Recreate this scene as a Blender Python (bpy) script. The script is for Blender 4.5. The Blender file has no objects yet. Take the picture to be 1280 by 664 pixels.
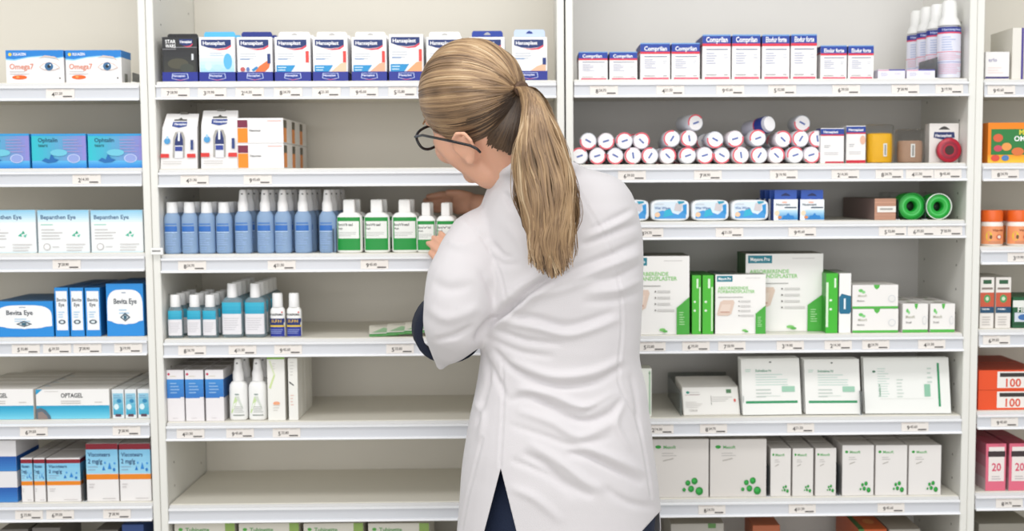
import bpy, bmesh, math, random
import numpy as np
from mathutils import Vector, Matrix, noise
random.seed(7)
scene = bpy.context.scene
COL = scene.collection
PI = math.pi

# ------------------------------------------------------------------ camera (1280 x 664 frame)
F_PX, PITCH, YAW, ROLL, CX, CY = 1583.97, .0807, .0206, -.0054, 694.77, 357.28
CAM = Vector((0, -2.57, 1.45))
Ry = Matrix(((math.cos(YAW), -math.sin(YAW), 0), (math.sin(YAW), math.cos(YAW), 0), (0, 0, 1)))
Rp = Matrix(((1, 0, 0), (0, math.cos(PITCH), -math.sin(PITCH)), (0, math.sin(PITCH), math.cos(PITCH))))
Rr = Matrix(((math.cos(ROLL), 0, math.sin(ROLL)), (0, 1, 0), (-math.sin(ROLL), 0, math.cos(ROLL))))
M = Rr @ Rp @ Ry                       # rows: right, forward, up
MT = M.transposed()
def proj(p):
    q = M @ (Vector(p) - CAM)
    return CX + F_PX * q.x / q.y, CY - F_PX * q.z / q.y
def at(px, py, Y):
    """world point on the upright plane y = Y seen at this pixel"""
    d = MT @ Vector(((px - CX) / F_PX, 1, -(py - CY) / F_PX))
    return CAM + d * ((Y - CAM.y) / d.y)
def x_at(px, Y, Z):
    x = 0.0
    for _ in range(6):
        u = proj((x, Y, Z))[0]; u2 = proj((x + .01, Y, Z))[0]
        x += (px - u) / ((u2 - u) / .01)
    return x
cam_d = bpy.data.cameras.new('camera'); cam = bpy.data.objects.new('camera', cam_d); COL.objects.link(cam)
cam_d.sensor_width = 36; cam_d.lens = F_PX * 36 / 1280
cam_d.shift_x = (640 - CX) / 1280; cam_d.shift_y = (CY - 332) / 1280
cam.matrix_world = Matrix(((MT[0][0], MT[0][2], -MT[0][1], CAM.x), (MT[1][0], MT[1][2], -MT[1][1], CAM.y),
                           (MT[2][0], MT[2][2], -MT[2][1], CAM.z), (0, 0, 0, 1)))
cam_d.dof.use_dof = True; cam_d.dof.focus_distance = 2.12; cam_d.dof.aperture_fstop = 3.8
scene.camera = cam

# ------------------------------------------------------------------ materials
def lin(h):
    h = h.lstrip('#')
    f = lambda c: c / 12.92 if c <= .04045 else ((c + .055) / 1.055) ** 2.4
    return tuple(f(int(h[i:i + 2], 16) / 255) for i in (0, 2, 4)) + (1,)
MATS = {}
def mat(h, rough=.5, bump=0, bscale=200, trans=0, sss=0, sheen=0, alpha=1, spec=.5):
    key = (h, rough, bump, bscale, trans, sss, sheen, alpha, spec)
    if key in MATS: return MATS[key]
    m = bpy.data.materials.new('surface_' + h.lstrip('#')); m.use_nodes = True
    nt = m.node_tree; b = nt.nodes['Principled BSDF']
    b.inputs['Base Color'].default_value = lin(h); b.inputs['Roughness'].default_value = rough
    b.inputs['Specular IOR Level'].default_value = spec
    if trans: b.inputs['Transmission Weight'].default_value = trans; b.inputs['IOR'].default_value = 1.2
    if sss:
        b.inputs['Subsurface Weight'].default_value = sss; b.inputs['Subsurface Radius'].default_value = (.02, .008, .004)
        b.inputs['Subsurface Scale'].default_value = .5
    if sheen: b.inputs['Sheen Weight'].default_value = sheen
    if alpha < 1: b.inputs['Alpha'].default_value = alpha
    if bump:
        n = nt.nodes.new('ShaderNodeTexNoise'); n.inputs['Scale'].default_value = bscale
        tc = nt.nodes.new('ShaderNodeTexCoord'); nt.links.new(tc.outputs['Object'], n.inputs['Vector'])
        bp = nt.nodes.new('ShaderNodeBump'); bp.inputs['Strength'].default_value = bump; bp.inputs['Distance'].default_value = .002
        nt.links.new(n.outputs['Fac'], bp.inputs['Height']); nt.links.new(bp.outputs['Normal'], b.inputs['Normal'])
    MATS[key] = m
    return m
def panel_mat(name, h, holes=False):
    """painted board: faint mottling, optional columns of shelf pin holes"""
    m = bpy.data.materials.new(name); m.use_nodes = True; nt = m.node_tree; N = nt.nodes; L = nt.links
    b = N['Principled BSDF']; b.inputs['Roughness'].default_value = .42
    tc = N.new('ShaderNodeTexCoord'); nz = N.new('ShaderNodeTexNoise'); nz.inputs['Scale'].default_value = 4
    L.new(tc.outputs['Object'], nz.inputs['Vector'])
    mx = N.new('ShaderNodeMix'); mx.data_type = 'RGBA'
    c = lin(h); mx.inputs['A'].default_value = tuple(v * .97 for v in c[:3]) + (1,); mx.inputs['B'].default_value = c
    L.new(nz.outputs['Fac'], mx.inputs['Factor']); out = mx.outputs['Result']
    if holes:
        sp = N.new('ShaderNodeSeparateXYZ'); L.new(tc.outputs['Object'], sp.inputs[0])
        def mth(op, a, bb=None):
            n = N.new('ShaderNodeMath'); n.operation = op
            for i, v in enumerate((a, bb)):
                if v is None: continue
                if isinstance(v, (int, float)): n.inputs[i].default_value = v
                else: L.new(v, n.inputs[i])
            return n.outputs[0]
        z = mth('SUBTRACT', mth('MODULO', sp.outputs[2], .05), .025)
        y = mth('MINIMUM', mth('ABSOLUTE', mth('SUBTRACT', sp.outputs[1], .05)), mth('ABSOLUTE', mth('SUBTRACT', sp.outputs[1], .265)))
        r = mth('ADD', mth('MULTIPLY', z, z), mth('MULTIPLY', y, y))
        hole = mth('LESS_THAN', r, .0026 ** 2)
        m2 = N.new('ShaderNodeMix'); m2.data_type = 'RGBA'
        L.new(hole, m2.inputs['Factor']); L.new(out, m2.inputs['A']); m2.inputs['B'].default_value = lin('#6a655c')
        out = m2.outputs['Result']
    L.new(out, b.inputs['Base Color'])
    return m
M_BACK = panel_mat('beige_back_board', '#dbd6cb'); M_BACK2 = panel_mat('grey_back_board', '#d3d1ce'); M_SIDE = panel_mat('white_side_board', '#e9e8e2', True)
M_BOARD = panel_mat('shelf_board_laminate', '#ebe7db'); M_EDGE = panel_mat('white_edge_band', '#f0f1ef')
M_RAIL = mat('#ccced3', .35); M_LIP = mat('#f6f7fa', .3)

# ------------------------------------------------------------------ object helpers
def tag(o, label=None, cat=None, group=None, kind=None):
    if label: o['label'] = label
    if cat: o['category'] = cat
    if group: o['group'] = group
    if kind: o['kind'] = kind
    return o
def link_mesh(name, me, parent=None, loc=(0, 0, 0), rz=0):
    o = bpy.data.objects.new(name, me); COL.objects.link(o); o.location = loc; o.rotation_euler = (0, 0, rz)
    if parent: o.parent = parent
    return o
def empty(name, loc, rz=0):
    o = bpy.data.objects.new(name, None); COL.objects.link(o); o.location = loc; o.rotation_euler = (0, 0, rz)
    o.empty_display_size = .03
    return o
class MB:
    """mesh builder with material slots"""
    def __init__(s): s.v = []; s.f = []; s.m = []; s.mats = []; s.sm = []
    def mi(s, m):
        if m not in s.mats: s.mats.append(m)
        return s.mats.index(m)
    def add(s, vs, fs, m, smooth=False):
        o = len(s.v); s.v += [tuple(v) for v in vs]; k = s.mi(m)
        for f in fs: s.f.append([i + o for i in f]); s.m.append(k); s.sm.append(smooth)
    def box(s, x0, y0, z0, x1, y1, z1, m):
        s.add([(x0, y0, z0), (x1, y0, z0), (x1, y1, z0), (x0, y1, z0), (x0, y0, z1), (x1, y0, z1), (x1, y1, z1), (x0, y1, z1)],
              [(0, 3, 2, 1), (4, 5, 6, 7), (0, 1, 5, 4), (1, 2, 6, 5), (2, 3, 7, 6), (3, 0, 4, 7)], m)
    def bevel_box(s, x0, y0, z0, x1, y1, z1, m, b=.0012, seg=1):
        bm = bmesh.new(); bmesh.ops.create_cube(bm, size=1)
        for v in bm.verts:
            v.co = Vector(((x0 + x1) / 2 + v.co.x * (x1 - x0), (y0 + y1) / 2 + v.co.y * (y1 - y0), (z0 + z1) / 2 + v.co.z * (z1 - z0)))
        bmesh.ops.bevel(bm, geom=bm.edges[:], offset=b, segments=seg, affect='EDGES', profile=.5)
        bm.verts.index_update()
        s.add([v.co[:] for v in bm.verts], [[v.index for v in f.verts] for f in bm.faces], m); bm.free()
    def loft(s, rings, m, smooth=True, caps=True):
        n = len(rings[0]); vs = [p for r in rings for p in r]; fs = []
        for i in range(len(rings) - 1):
            for j in range(n):
                a, b = i * n + j, i * n + (j + 1) % n
                fs.append((a, b, b + n, a + n))
        s.add(vs, fs, m, smooth)
        if caps:
            s.add(rings[0], [list(range(n))[::-1]], m); s.add(rings[-1], [list(range(n))], m)
    def lathe(s, prof, m, n=20, c=(0, 0, 0), sx=1, sy=1, smooth=True, power=2, caps=True):
        rings = []
        for r, z in prof:
            ring = []
            for k in range(n):
                a = 2 * PI * k / n; ca, sa = math.cos(a), math.sin(a)
                e = 2 / power
                ring.append((c[0] + r * sx * math.copysign(abs(ca) ** e, ca), c[1] + r * sy * math.copysign(abs(sa) ** e, sa), c[2] + z))
            rings.append(ring)
        s.loft(rings, m, smooth, caps)
    def build(s, name, parent=None, loc=(0, 0, 0), rz=0):
        me = bpy.data.meshes.new(name); me.from_pydata(s.v, [], s.f); me.update()
        for m in s.mats: me.materials.append(m)
        me.polygons.foreach_set('material_index', s.m); me.polygons.foreach_set('use_smooth', s.sm)
        return link_mesh(name, me, parent, loc, rz)
def copy_tree(o, parent=None):
    c = o.copy(); COL.objects.link(c)
    if parent: c.parent = parent
    for ch in list(o.children): copy_tree(ch, c)
    return c

# lettering: glyph outlines turned into flat faces once per string
TXT = {}
def text_tris(s, bold=True):
    if (s, bold) in TXT: return TXT[(s, bold)]
    cu = bpy.data.curves.new('lettering', 'FONT'); cu.body = s; cu.resolution_u = 2; cu.size = 1
    if bold: cu.offset = .018
    ob = bpy.data.objects.new('lettering', cu); COL.objects.link(ob)
    dg = bpy.context.evaluated_depsgraph_get(); me = ob.evaluated_get(dg).to_mesh()
    vs = [v.co.xy[:] for v in me.vertices]; fs = [list(p.vertices) for p in me.polygons]
    ob.evaluated_get(dg).to_mesh_clear(); bpy.data.objects.remove(ob); bpy.data.curves.remove(cu)
    if not vs: vs = [(0, 0)]
    xs = [v[0] for v in vs]; w = max(xs) - min(xs); x0 = min(xs)
    TXT[(s, bold)] = ([(x - x0, y) for x, y in vs], fs, w)
    return TXT[(s, bold)]

def fade(c, t=.35):
    return '#%02x%02x%02x' % tuple(int(int(c[i:i + 2], 16) * (1 - t) + 235 * t) for i in (1, 3, 5))
def paint(mb, art, mapper, W, H, sub=1, start=1):
    """art in face coordinates u, v (0..1); mapper(u, v, lift) gives the point"""
    L = start
    def quad(u0, v0, u1, v1, lift, m):
        n = max(1, int(sub * (u1 - u0)) + 1) if sub > 1 else 1; vs = []; fs = []
        for i in range(n + 1):
            u = u0 + (u1 - u0) * i / n; vs += [mapper(u, v0, lift), mapper(u, v1, lift)]
        for i in range(n): fs.append((2 * i, 2 * i + 2, 2 * i + 3, 2 * i + 1))
        mb.add(vs, fs, m)
    for a in art:
        k = a[0]; lift = .00018 * L; L += 1
        if k == 'r':
            _, u0, v0, u1, v1, c = a; n = max(1, int(sub * (u1 - u0)) + 1) if sub > 1 else 1
            vs = []; fs = []
            for i in range(n + 1):
                u = u0 + (u1 - u0) * i / n
                vs += [mapper(u, v0, lift), mapper(u, v1, lift)]
            for i in range(n): fs.append((2 * i, 2 * i + 2, 2 * i + 3, 2 * i + 1))
            mb.add(vs, fs, mat(c))
        elif k == 'g':                                   # vertical gradient
            _, u0, v0, u1, v1, c0, c1, n = a
            A = [int(c0[i:i + 2], 16) for i in (1, 3, 5)]; B = [int(c1[i:i + 2], 16) for i in (1, 3, 5)]
            for i in range(n):
                t = (i + .5) / n; h = '#%02x%02x%02x' % tuple(int(A[q] + (B[q] - A[q]) * t) for q in range(3))
                q0 = v0 + (v1 - v0) * i / n; q1 = v0 + (v1 - v0) * (i + 1) / n
                quad(u0, q0, u1, q1, lift, mat(h))
        elif k == 'h':                                   # sideways gradient
            _, u0, v0, u1, v1, c0, c1, n = a
            A = [int(c0[i:i + 2], 16) for i in (1, 3, 5)]; B = [int(c1[i:i + 2], 16) for i in (1, 3, 5)]
            for i in range(n):
                t = (i + .5) / n; h = '#%02x%02x%02x' % tuple(int(A[q] + (B[q] - A[q]) * t) for q in range(3))
                q0 = u0 + (u1 - u0) * i / n; q1 = u0 + (u1 - u0) * (i + 1) / n
                mb.add([mapper(q0, v0, lift), mapper(q1, v0, lift), mapper(q1, v1, lift), mapper(q0, v1, lift)], [(0, 1, 2, 3)], mat(h))
        elif k == 'e':
            _, cu, cv, ru, rv, c = a[:6]; n = 18
            mb.add([mapper(cu + ru * math.cos(2 * PI * i / n), cv + rv * math.sin(2 * PI * i / n), lift) for i in range(n)], [list(range(n))], mat(c))
        elif k == 'p':
            mb.add([mapper(u, v, lift) for u, v in a[1]], [list(range(len(a[1])))], mat(a[2]))
        elif k == 't':                                   # ('t', text, u, v, height, colour, max width)
            _, s, u, v, h, c = a[:6]; mw = a[6] if len(a) > 6 else 1
            vs, fs, w = text_tris(s); sc = h * H / .72
            sx = min(sc, mw * W / max(w, 1e-6))
            if len(a) > 7 and a[7] == 'up':              # runs upwards
                sx = min(sc, mw * H / w)
                mb.add([mapper(u - y * sc / W, v + x * sx / H, lift) for x, y in vs], fs, mat(c))
            else:
                mb.add([mapper(u + x * sx / W, v + y * sc / H, lift) for x, y in vs], fs, mat(c))
        elif k == 'l':                                   # fine print: ('l', u0, u1, v, n, pitch, colour)
            _, u0, u1, v, n, p, c = a; rnd = random.Random(int(u0 * 1e3 + v * 1e4))
            for i in range(n):
                ue = u0 + (u1 - u0) * rnd.uniform(.6, 1); y = v - i * p
                quad(u0, y - p * .17, ue, y + p * .17, lift, mat(fade(c)))

def carton_mesh(mb, w, d, h, base, front=(), side=(), top=(), z0=0, x0=0, y0=0, b=.0008, lside=None):
    mb.bevel_box(x0 - w / 2, y0, z0, x0 + w / 2, y0 + d, z0 + h, mat(base, .45), b)
    paint(mb, front, lambda u, v, l: (x0 - w / 2 + u * w, y0 - l, z0 + v * h), w, h)
    paint(mb, side, lambda u, v, l: (x0 + w / 2 + l, y0 + u * d, z0 + v * h), d, h)
    paint(mb, side if lside is None else lside, lambda u, v, l: (x0 - w / 2 - l, y0 + (1 - u) * d, z0 + v * h), d, h)
    paint(mb, top, lambda u, v, l: (x0 - w / 2 + u * w, y0 + v * d, z0 + h + l), w, d)

# ------------------------------------------------------------------ room and shelving
XU = {'A': (-.775, -.7605, -.7436), 'B': (.0571, .0745, .0906), 'C': (.8898, .9055, .9207)}
D = .31
BAYS = {'left': (-1.575, -.775), 'middle': (-.7436, .0571), 'right': (.0906, .8898), 'far right': (.9207, 1.72)}
ORD = ['top', 'second', 'third', 'fourth', 'fifth', 'sixth', 'bottom']
NTH = ['first', 'second', 'third', 'fourth', 'fifth', 'sixth', 'seventh', 'eighth', 'ninth', 'tenth', 'eleventh', 'twelfth', 'thirteenth', 'fourteenth']
RAILS = {'left': (90, [126.5, 233.5, 339.5, 444.5, 547.6, 651.3]), 'middle': (420, [124.3, 233.2, 339.8, 445.2, 548.8, 651.2]),
         'right': (960, [121.6, 227.5, 299.0, 440.6, 543.6, 644.6]), 'far right': (1250, [122, 226.6, 330.6, 433.6, 536, 637.2])}
ZB = {}
for bay, (px, ys) in RAILS.items():
    ZB[bay] = [at(px, y, 0).z for y in ys]
    ZB[bay].append(ZB[bay][-1] - .172)
TOPZ = .037
ZT = {b: [z + TOPZ for z in v] for b, v in ZB.items()}
H_UNIT = 2.12
def wallbox(name, x0, y0, z0, x1, y1, z1, m):
    mb = MB(); mb.box(x0, y0, z0, x1, y1, z1, m); return tag(mb.build(name), kind='structure')
wallbox('floor', -4, -5, -.1, 4, D + .06, 0, mat('#b9b6ae', .35))
wallbox('wall_back', -4, D + .03, 0, 4, D + .15, 2.8, mat('#d8d5cc', .7))
desc = {'left': 'white shelving unit at the left edge with eye-care cartons', 'middle': 'white shelving unit with plaster boxes and bottles, left of the woman',
        'right': 'white shelving unit right of the woman with bandages and dressings', 'far right': 'white shelving unit at the right edge with orange jars'}
for bay, (xa, xb) in BAYS.items():
    t = .0155
    u = empty('shelving_unit', ((xa + xb) / 2, 0, 0)); tag(u, desc[bay], 'shelving unit', 'white shelving units side by side')
    for s in (-1, 1):
        mb = MB(); x0 = -(xb - xa) / 2 - t if s < 0 else (xb - xa) / 2
        mb.bevel_box(x0, -.003, 0, x0 + t - .0006, D + .012, H_UNIT, M_SIDE, .0015)
        mb.build('side_panel', u)
    mb = MB(); mb.box(-(xb - xa) / 2, D, .08, (xb - xa) / 2, D + .01, H_UNIT, M_BACK2 if bay == 'right' else M_BACK); mb.build('back_panel', u)
    mb = MB(); mb.box(-(xb - xa) / 2, .02, H_UNIT - .02, (xb - xa) / 2, D, H_UNIT, M_EDGE); mb.build('top_panel', u)
    mb = MB(); mb.box(-(xb - xa) / 2, .03, 0, (xb - xa) / 2, .045, .08, M_EDGE); mb.build('plinth', u)
    for i, z in enumerate(ZB[bay]):
        w = (xb - xa) / 2 - .0012
        sh = empty('shelf', ((xa + xb) / 2, 0, z))
        tag(sh, '%s shelf of the %s shelving unit, white board with grey price rail' % (ORD[i], bay), 'shelf', 'adjustable shelves')
        mb = MB(); mb.bevel_box(-w, .004, TOPZ - .024, w, D - .001, TOPZ, M_BOARD, .0012)
        mb.box(-w, .001, TOPZ - .022, w, .0038, TOPZ - .0015, mat('#d9d8d6', .4)); mb.build('board', sh)
        mb = MB()
        pr = [(.0, .002), (-.010, .0), (-.0115, .0015), (-.0105, .004), (-.0045, .005), (-.0025, .0245), (-.0075, .0255), (-.008, .0285), (-.004, .0298), (.0, .0298)]
        mt = [M_LIP, M_LIP, M_LIP, M_LIP, M_RAIL, M_LIP, M_LIP, M_LIP, M_LIP, M_LIP]
        for k in range(len(pr)):
            a, b = pr[k], pr[(k + 1) % len(pr)]
            mb.add([(-w, a[0], a[1]), (-w, b[0], b[1]), (w, b[0], b[1]), (w, a[0], a[1])], [(0, 1, 2, 3)], mt[k])
        for s in (-w, w): mb.add([(s, a[0], a[1]) for a in pr], [list(range(len(pr)))], M_LIP)
        mb.build('price_rail', sh)

# ------------------------------------------------------------------ price tickets in the rails
TICK = {'left': [[75], [108], [83], [32, 71, 109, 160], [42, 158], [36, 75, 146]],
        'middle': [[219, 265, 312, 360, 408, 455, 503], [243, 322], [240, 352, 468], [240, 303, 360, 500], [238, 300, 358], []],
        'right': [[755, 838, 913, 978, 1058, 1132, 1187], [790, 885, 980, 1057, 1112, 1150, 1185], [812, 912, 1003, 1116, 1152, 1186],
                  [815, 870, 915, 988, 1048, 1095, 1165], [825, 892, 1001, 1144], [890, 1003, 1114]],
        'far right': [[1252], [1257], [1277], [1246], [1256], [1262]]}
tick_me = []
prices = ['4 21.50', '3 19.90', '5 32.80', '8 24.70', '7 28.90', '9 45.60', '2 14.30', '6 39.50']
for i, p in enumerate(prices):
    mb = MB(); w, h = .056, .0185
    mb.box(-w / 2, -.0012, 0, w / 2, 0, h, mat('#e6e0da', .5))
    a, b = p.split()
    paint(mb, [('l', .05, .6, .88, 1, .1, '#a98f85'), ('l', .62, .95, .9, 1, .1, '#8f8f8f'), ('t', a, .2, .18, .46, '#4e4a48', .12), ('t', b, .32, .36, .3, '#6a6562', .26),
               ('r', .6, .12, .92, .25, '#4a4644')], lambda u, v, l: (-w / 2 + u * w, -.0012 - l, v * h), w, h)
    o = mb.build('price_ticket'); tick_me.append(o.data); bpy.data.objects.remove(o)
cnt = 0
for bay, rows in TICK.items():
    for i, xs in enumerate(rows):
        for k, px in enumerate(xs):
            o = link_mesh('price_ticket', tick_me[(cnt * 5 + i) % 8], None, (x_at(px, -.006, ZB[bay][i] + .015), -.0045, ZB[bay][i] + .0054))
            o.rotation_euler = (-.08, 0, 0)
            n = len(xs)
            pos = 'the only one' if n == 1 else '%s from left' % NTH[k]
            tag(o, 'price ticket, %s on the %s bay %s shelf rail' % (pos, bay, ORD[i]), 'price ticket', 'price tickets in the shelf rails'); cnt += 1

# ------------------------------------------------------------------ goods
def size_at(bay, i, x0, x1, yt, Y, z0=0):
    """place and size from the photograph's edges: centre x, base z, width, height"""
    zb = ZT[bay][i] + z0
    a, b = x_at(x0, Y, zb), x_at(x1, Y, zb)
    top = at((x0 + x1) / 2, yt, Y).z
    return (a + b) / 2, zb, b - a, top - zb
def loc_words(bay, i): return '%s bay %s shelf' % (bay, ORD[i])
def cartons(name, what, cat, bay, i, spans, yt, depth, base, front, side=(), top=(), Y=.012, rows=1, z0=0, group=None, rz=0, note='', tab=None, rowgap=.003, shrink=.0008, lside=None, parts=None, drift=0):
    """one carton per (x0, x1[, ytop]) span, each repeated rows deep; returns front ones"""
    out = []; n = len(spans)
    group = group or (what + ' on the ' + loc_words(bay, i)) if n * rows > 1 else group
    proto = {}
    for k, sp in enumerate(spans):
        ytop = sp[2] if len(sp) > 2 else yt
        cx, zb, w, h = size_at(bay, i, sp[0], sp[1], ytop, Y, z0)
        w -= shrink * 2
        fr = front(k) if callable(front) else front
        ba = base(k) if callable(base) else base
        key = None if callable(front) or callable(base) or tab or parts else (round(w, 3), round(h, 3))
        for r in range(rows):
            loc = (cx + drift * r, Y + r * (depth + rowgap), zb + .0004)
            if key in proto:
                o = copy_tree(proto[key]); o.location = loc
            elif r and not key and k in proto:
                o = copy_tree(proto[k]); o.location = loc
            else:
                if tab or parts:
                    o = empty(name, loc); mb = MB(); carton_mesh(mb, w, depth, h, ba, fr, side, top, lside=lside); mb.build('carton', o)
                    if tab: tab(k, o, w, depth, h)
                    if parts: parts(k, o, w, depth, h)
                else:
                    mb = MB(); carton_mesh(mb, w, depth, h, ba, fr, side, top, lside=lside); o = mb.build(name, None, loc)
                proto[key if key else k] = o
            o.rotation_euler = (0, 0, rz + random.uniform(-.012, .012))
            pos = '' if n == 1 else (', %s from left' % NTH[k])
            row = '' if rows == 1 else (', front row' if r == 0 else ', %s row' % NTH[r])
            tag(o, '%s%s%s%s, %s' % (what, note, pos, row, loc_words(bay, i)), cat, group)
            if r == 0: out.append(o)
    return out

# ---- left bay
eye = [('r', 0, 0, 1, 1, '#f3f0f0'), ('p', [(0, .74), (.15, .72), (.4, .8), (.62, .83), (.85, .76), (1, .8), (1, 1), (0, 1)], '#1b7fd0'),
       ('p', [(0, .7), (.15, .68), (.4, .77), (.62, .8), (.85, .73), (1, .77), (1, .8), (.85, .76), (.62, .83), (.4, .8), (.15, .72), (0, .74)], '#8fd0ef'),
       ('e', .075, .87, .03, .05, '#f0d040'), ('t', 'EQUAZEN', .13, .84, .08, '#ffffff', .22),
       ('t', 'Omega7', .06, .42, .17, '#d98a72', .42), ('l', .06, .5, .34, 2, .07, '#aaa4a4'), ('e', .23, .17, .13, .065, '#e8641e'), ('e', .2, .18, .03, .03, '#f7a060'),
       ('p', [(.55, .74), (.68, .84), (.86, .8), (.95, .66), (.86, .74), (.68, .79)], '#d8c6bd'),
       ('p', [(.57, .48), (.65, .59), (.76, .64), (.87, .58), (.95, .46), (.87, .4), (.75, .37), (.65, .4)], '#dcc8c0'),
       ('p', [(.6, .48), (.67, .57), (.76, .61), (.85, .56), (.92, .47), (.85, .42), (.75, .4), (.66, .42)], '#eef2f4'),
       ('e', .75, .5, .075, .125, '#3b6a94'), ('e', .75, .5, .03, .05, '#14202c'), ('e', .775, .54, .012, .02, '#ffffff'), ('r', .92, .12, .95, .16, '#555555')]
cartons('eye_capsule_carton', 'white carton with blue wave and eye photo', 'carton', 'left', 0, [(8, 81), (82.5, 153)], 63, .06, '#f0eeee', eye,
        [('r', 0, .78, 1, 1, '#1b7fd0'), ('r', .3, 0, .6, .3, '#8a8a84')], rows=1)
teal = [('h', 0, 0, 1, 1, '#25bfca', '#8f86cf', 14), ('g', 0, 0, 1, .22, '#1b7fd6', '#5fb6e4', 4), ('r', 0, .94, 1, 1, '#2a9ad8'), ('t', 'Ophtalin', .12, .76, .12, '#14506a', .36), ('t', 'tears', .12, .62, .1, '#1a6a74', .24),
        ('l', .58, .95, .82, 5, .085, '#6f68b4'), ('e', .77, .28, .12, .13, '#b9c8ea'), ('e', .77, .28, .1, .11, '#8fa0d8'),
        ('p', [(.18, .22), (.25, .3), (.32, .25), (.36, .42), (.42, .28), (.5, .24), (.44, .18), (.3, .15)], '#1668ac'), ('e', .5, .45, .16, .1, '#6cc2d8')]
cartons('eye_drop_carton', 'teal to violet eye drop carton', 'carton', 'left', 1, [(-32, 38), (40, 109), (110.5, 180)], 167.5, .05, '#2a9ad8', teal, rows=1)
bep = [('r', 0, 0, 1, 1, '#eef0f0'), ('g', 0, .72, 1, 1, '#e4f2f6', '#8cc8e6', 6), ('t', 'Bepanthen Eye', .06, .79, .1, '#1b4f7c', .84), ('l', .06, .3, .66, 1, .06, '#63c0a8'),
       ('l', .07, .48, .54, 4, .07, '#b3aeac'), ('p', [(.72, .44), (.76, .52), (.79, .45)], '#2aa886'), ('p', [(.66, .4), (.72, .46), (.73, .38)], '#42b89a'), ('p', [(.76, .4), (.83, .44), (.8, .36)], '#5cc2a8'),
       ('e', .17, .14, .07, .08, '#b9b6b4'), ('e', .17, .14, .055, .064, '#eeecec'), ('l', .28, .46, .14, 1, .06, '#b9b6b4'), ('l', .55, .95, .2, 3, .07, '#c4bfbd'), ('r', 0, 0, 1, .03, '#d7e8ee')]
cartons('eye_lotion_carton', 'white carton with pale blue top edge', 'carton', 'left', 2, [(-20, 46.5), (48, 113), (114.5, 180)], 263, .06, '#e4eef2', bep, rows=1)
def bev(wide):
    pill = [(.5 + .48 * math.copysign(abs(math.cos(a)) ** .55, math.cos(a)), .56 + .33 * math.copysign(abs(math.sin(a)) ** .75, math.sin(a))) for a in [2 * PI * q / 28 for q in range(28)]]
    return [('r', 0, 0, 1, 1, '#1c8ad8'), ('p', pill, '#f3f3f3'), ('p', [(.02, .55), (.98, .55), (.98, .3), (.5, .22), (.02, .3)], '#f3f3f3'),
            ('l', .42, .58, .83, 1, .05, '#3c5c84'), ('t', 'Bevita Eye', .2, .62, .13 if wide else .1, '#38424c', .62), ('l', .34, .66, .5, 2, .06, '#7ab6e0'),
            ('p', [(.36, .36), (.5, .45), (.64, .36), (.5, .28)], '#4c5c68'), ('p', [(.41, .36), (.5, .41), (.59, .36), (.5, .31)], '#dfe8ec'), ('e', .5, .36, .045, .04, '#2f5f74')]
bthin = [('r', 0, 0, 1, 1, '#1c8ad8'), ('r', .1, .13, .92, .93, '#f0f1f3'), ('t', 'Bevita', .16, .72, .07, '#38424c', .7), ('t', 'Eye', .3, .62, .07, '#38424c', .4),
         ('l', .25, .75, .5, 3, .05, '#7ab6e0'), ('e', .5, .3, .26, .045, '#4c5c68'), ('e', .5, .3, .14, .025, '#dfe8ec')]
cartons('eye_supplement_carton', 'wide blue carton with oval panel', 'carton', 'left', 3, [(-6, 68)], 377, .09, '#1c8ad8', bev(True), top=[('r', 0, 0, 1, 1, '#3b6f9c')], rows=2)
cartons('eye_supplement_carton', 'narrow blue and white carton', 'carton', 'left', 3, [(69.5, 87.5), (88.5, 106.5), (107.5, 127)], 360, .11, '#1f6fae', bthin, rows=2)
cartons('eye_supplement_carton', 'tall blue carton with oval panel', 'carton', 'left', 3, [(134, 181)], 355, .08, '#1c78bd', bev(False), rows=2)
opt = [('r', 0, 0, 1, 1, '#f1efed'), ('g', 0, 0, 1, .45, '#7fd3ea', '#1b9ac4', 8), ('p', [(0, .82), (0, 1), (.09, 1)], '#1e9ccb'), ('t', 'OPTAGEL', .34, .72, .15, '#2f3438', .3),
       ('l', .12, .36, .93, 1, .05, '#bdb7b2'), ('l', .34, .72, .6, 2, .07, '#a79f99'), ('l', .8, .95, .56, 1, .06, '#a79f99'),
       ('p', [(0, .0), (0, .34), (.06, .38), (.13, .3), (.19, .1), (.2, 0)], '#596a78'), ('p', [(.02, .0), (.02, .22), (.08, .26), (.14, .12), (.16, 0)], '#8f7f7a')]
cartons('eye_gel_carton', 'long white carton with teal lower band', 'carton', 'left', 4, [(-47, 43), (45.5, 138)], 487, .045, '#ece9e4', opt, rows=5, rowgap=.002)
uds = [('r', 0, 0, 1, 1, '#e6eaec'), ('g', .06, .12, .94, .86, '#39a7c9', '#9ccbe0', 6), ('l', .15, .85, .78, 2, .07, '#2f6fa8'), ('e', .35, .4, .22, .1, '#d8eef4'), ('e', .6, .6, .2, .07, '#2a86b4'), ('r', .25, .06, .75, .15, '#5a3c4c')]
cartons('eye_vial_carton', 'small white carton with blue cloudy print', 'carton', 'left', 4, [(140.5, 156), (156.5, 171.5), (172.5, 188)], 487, .08, '#dddedd', uds, rows=3)
wb = [('r', 0, 0, 1, 1, '#e6e4e6'), ('g', 0, 0, 1, .48, '#3c86cc', '#1956a8', 6), ('l', .2, .8, .85, 2, .12, '#c6bfc0'), ('l', .2, .8, .62, 1, .1, '#b3a9a9')]
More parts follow.
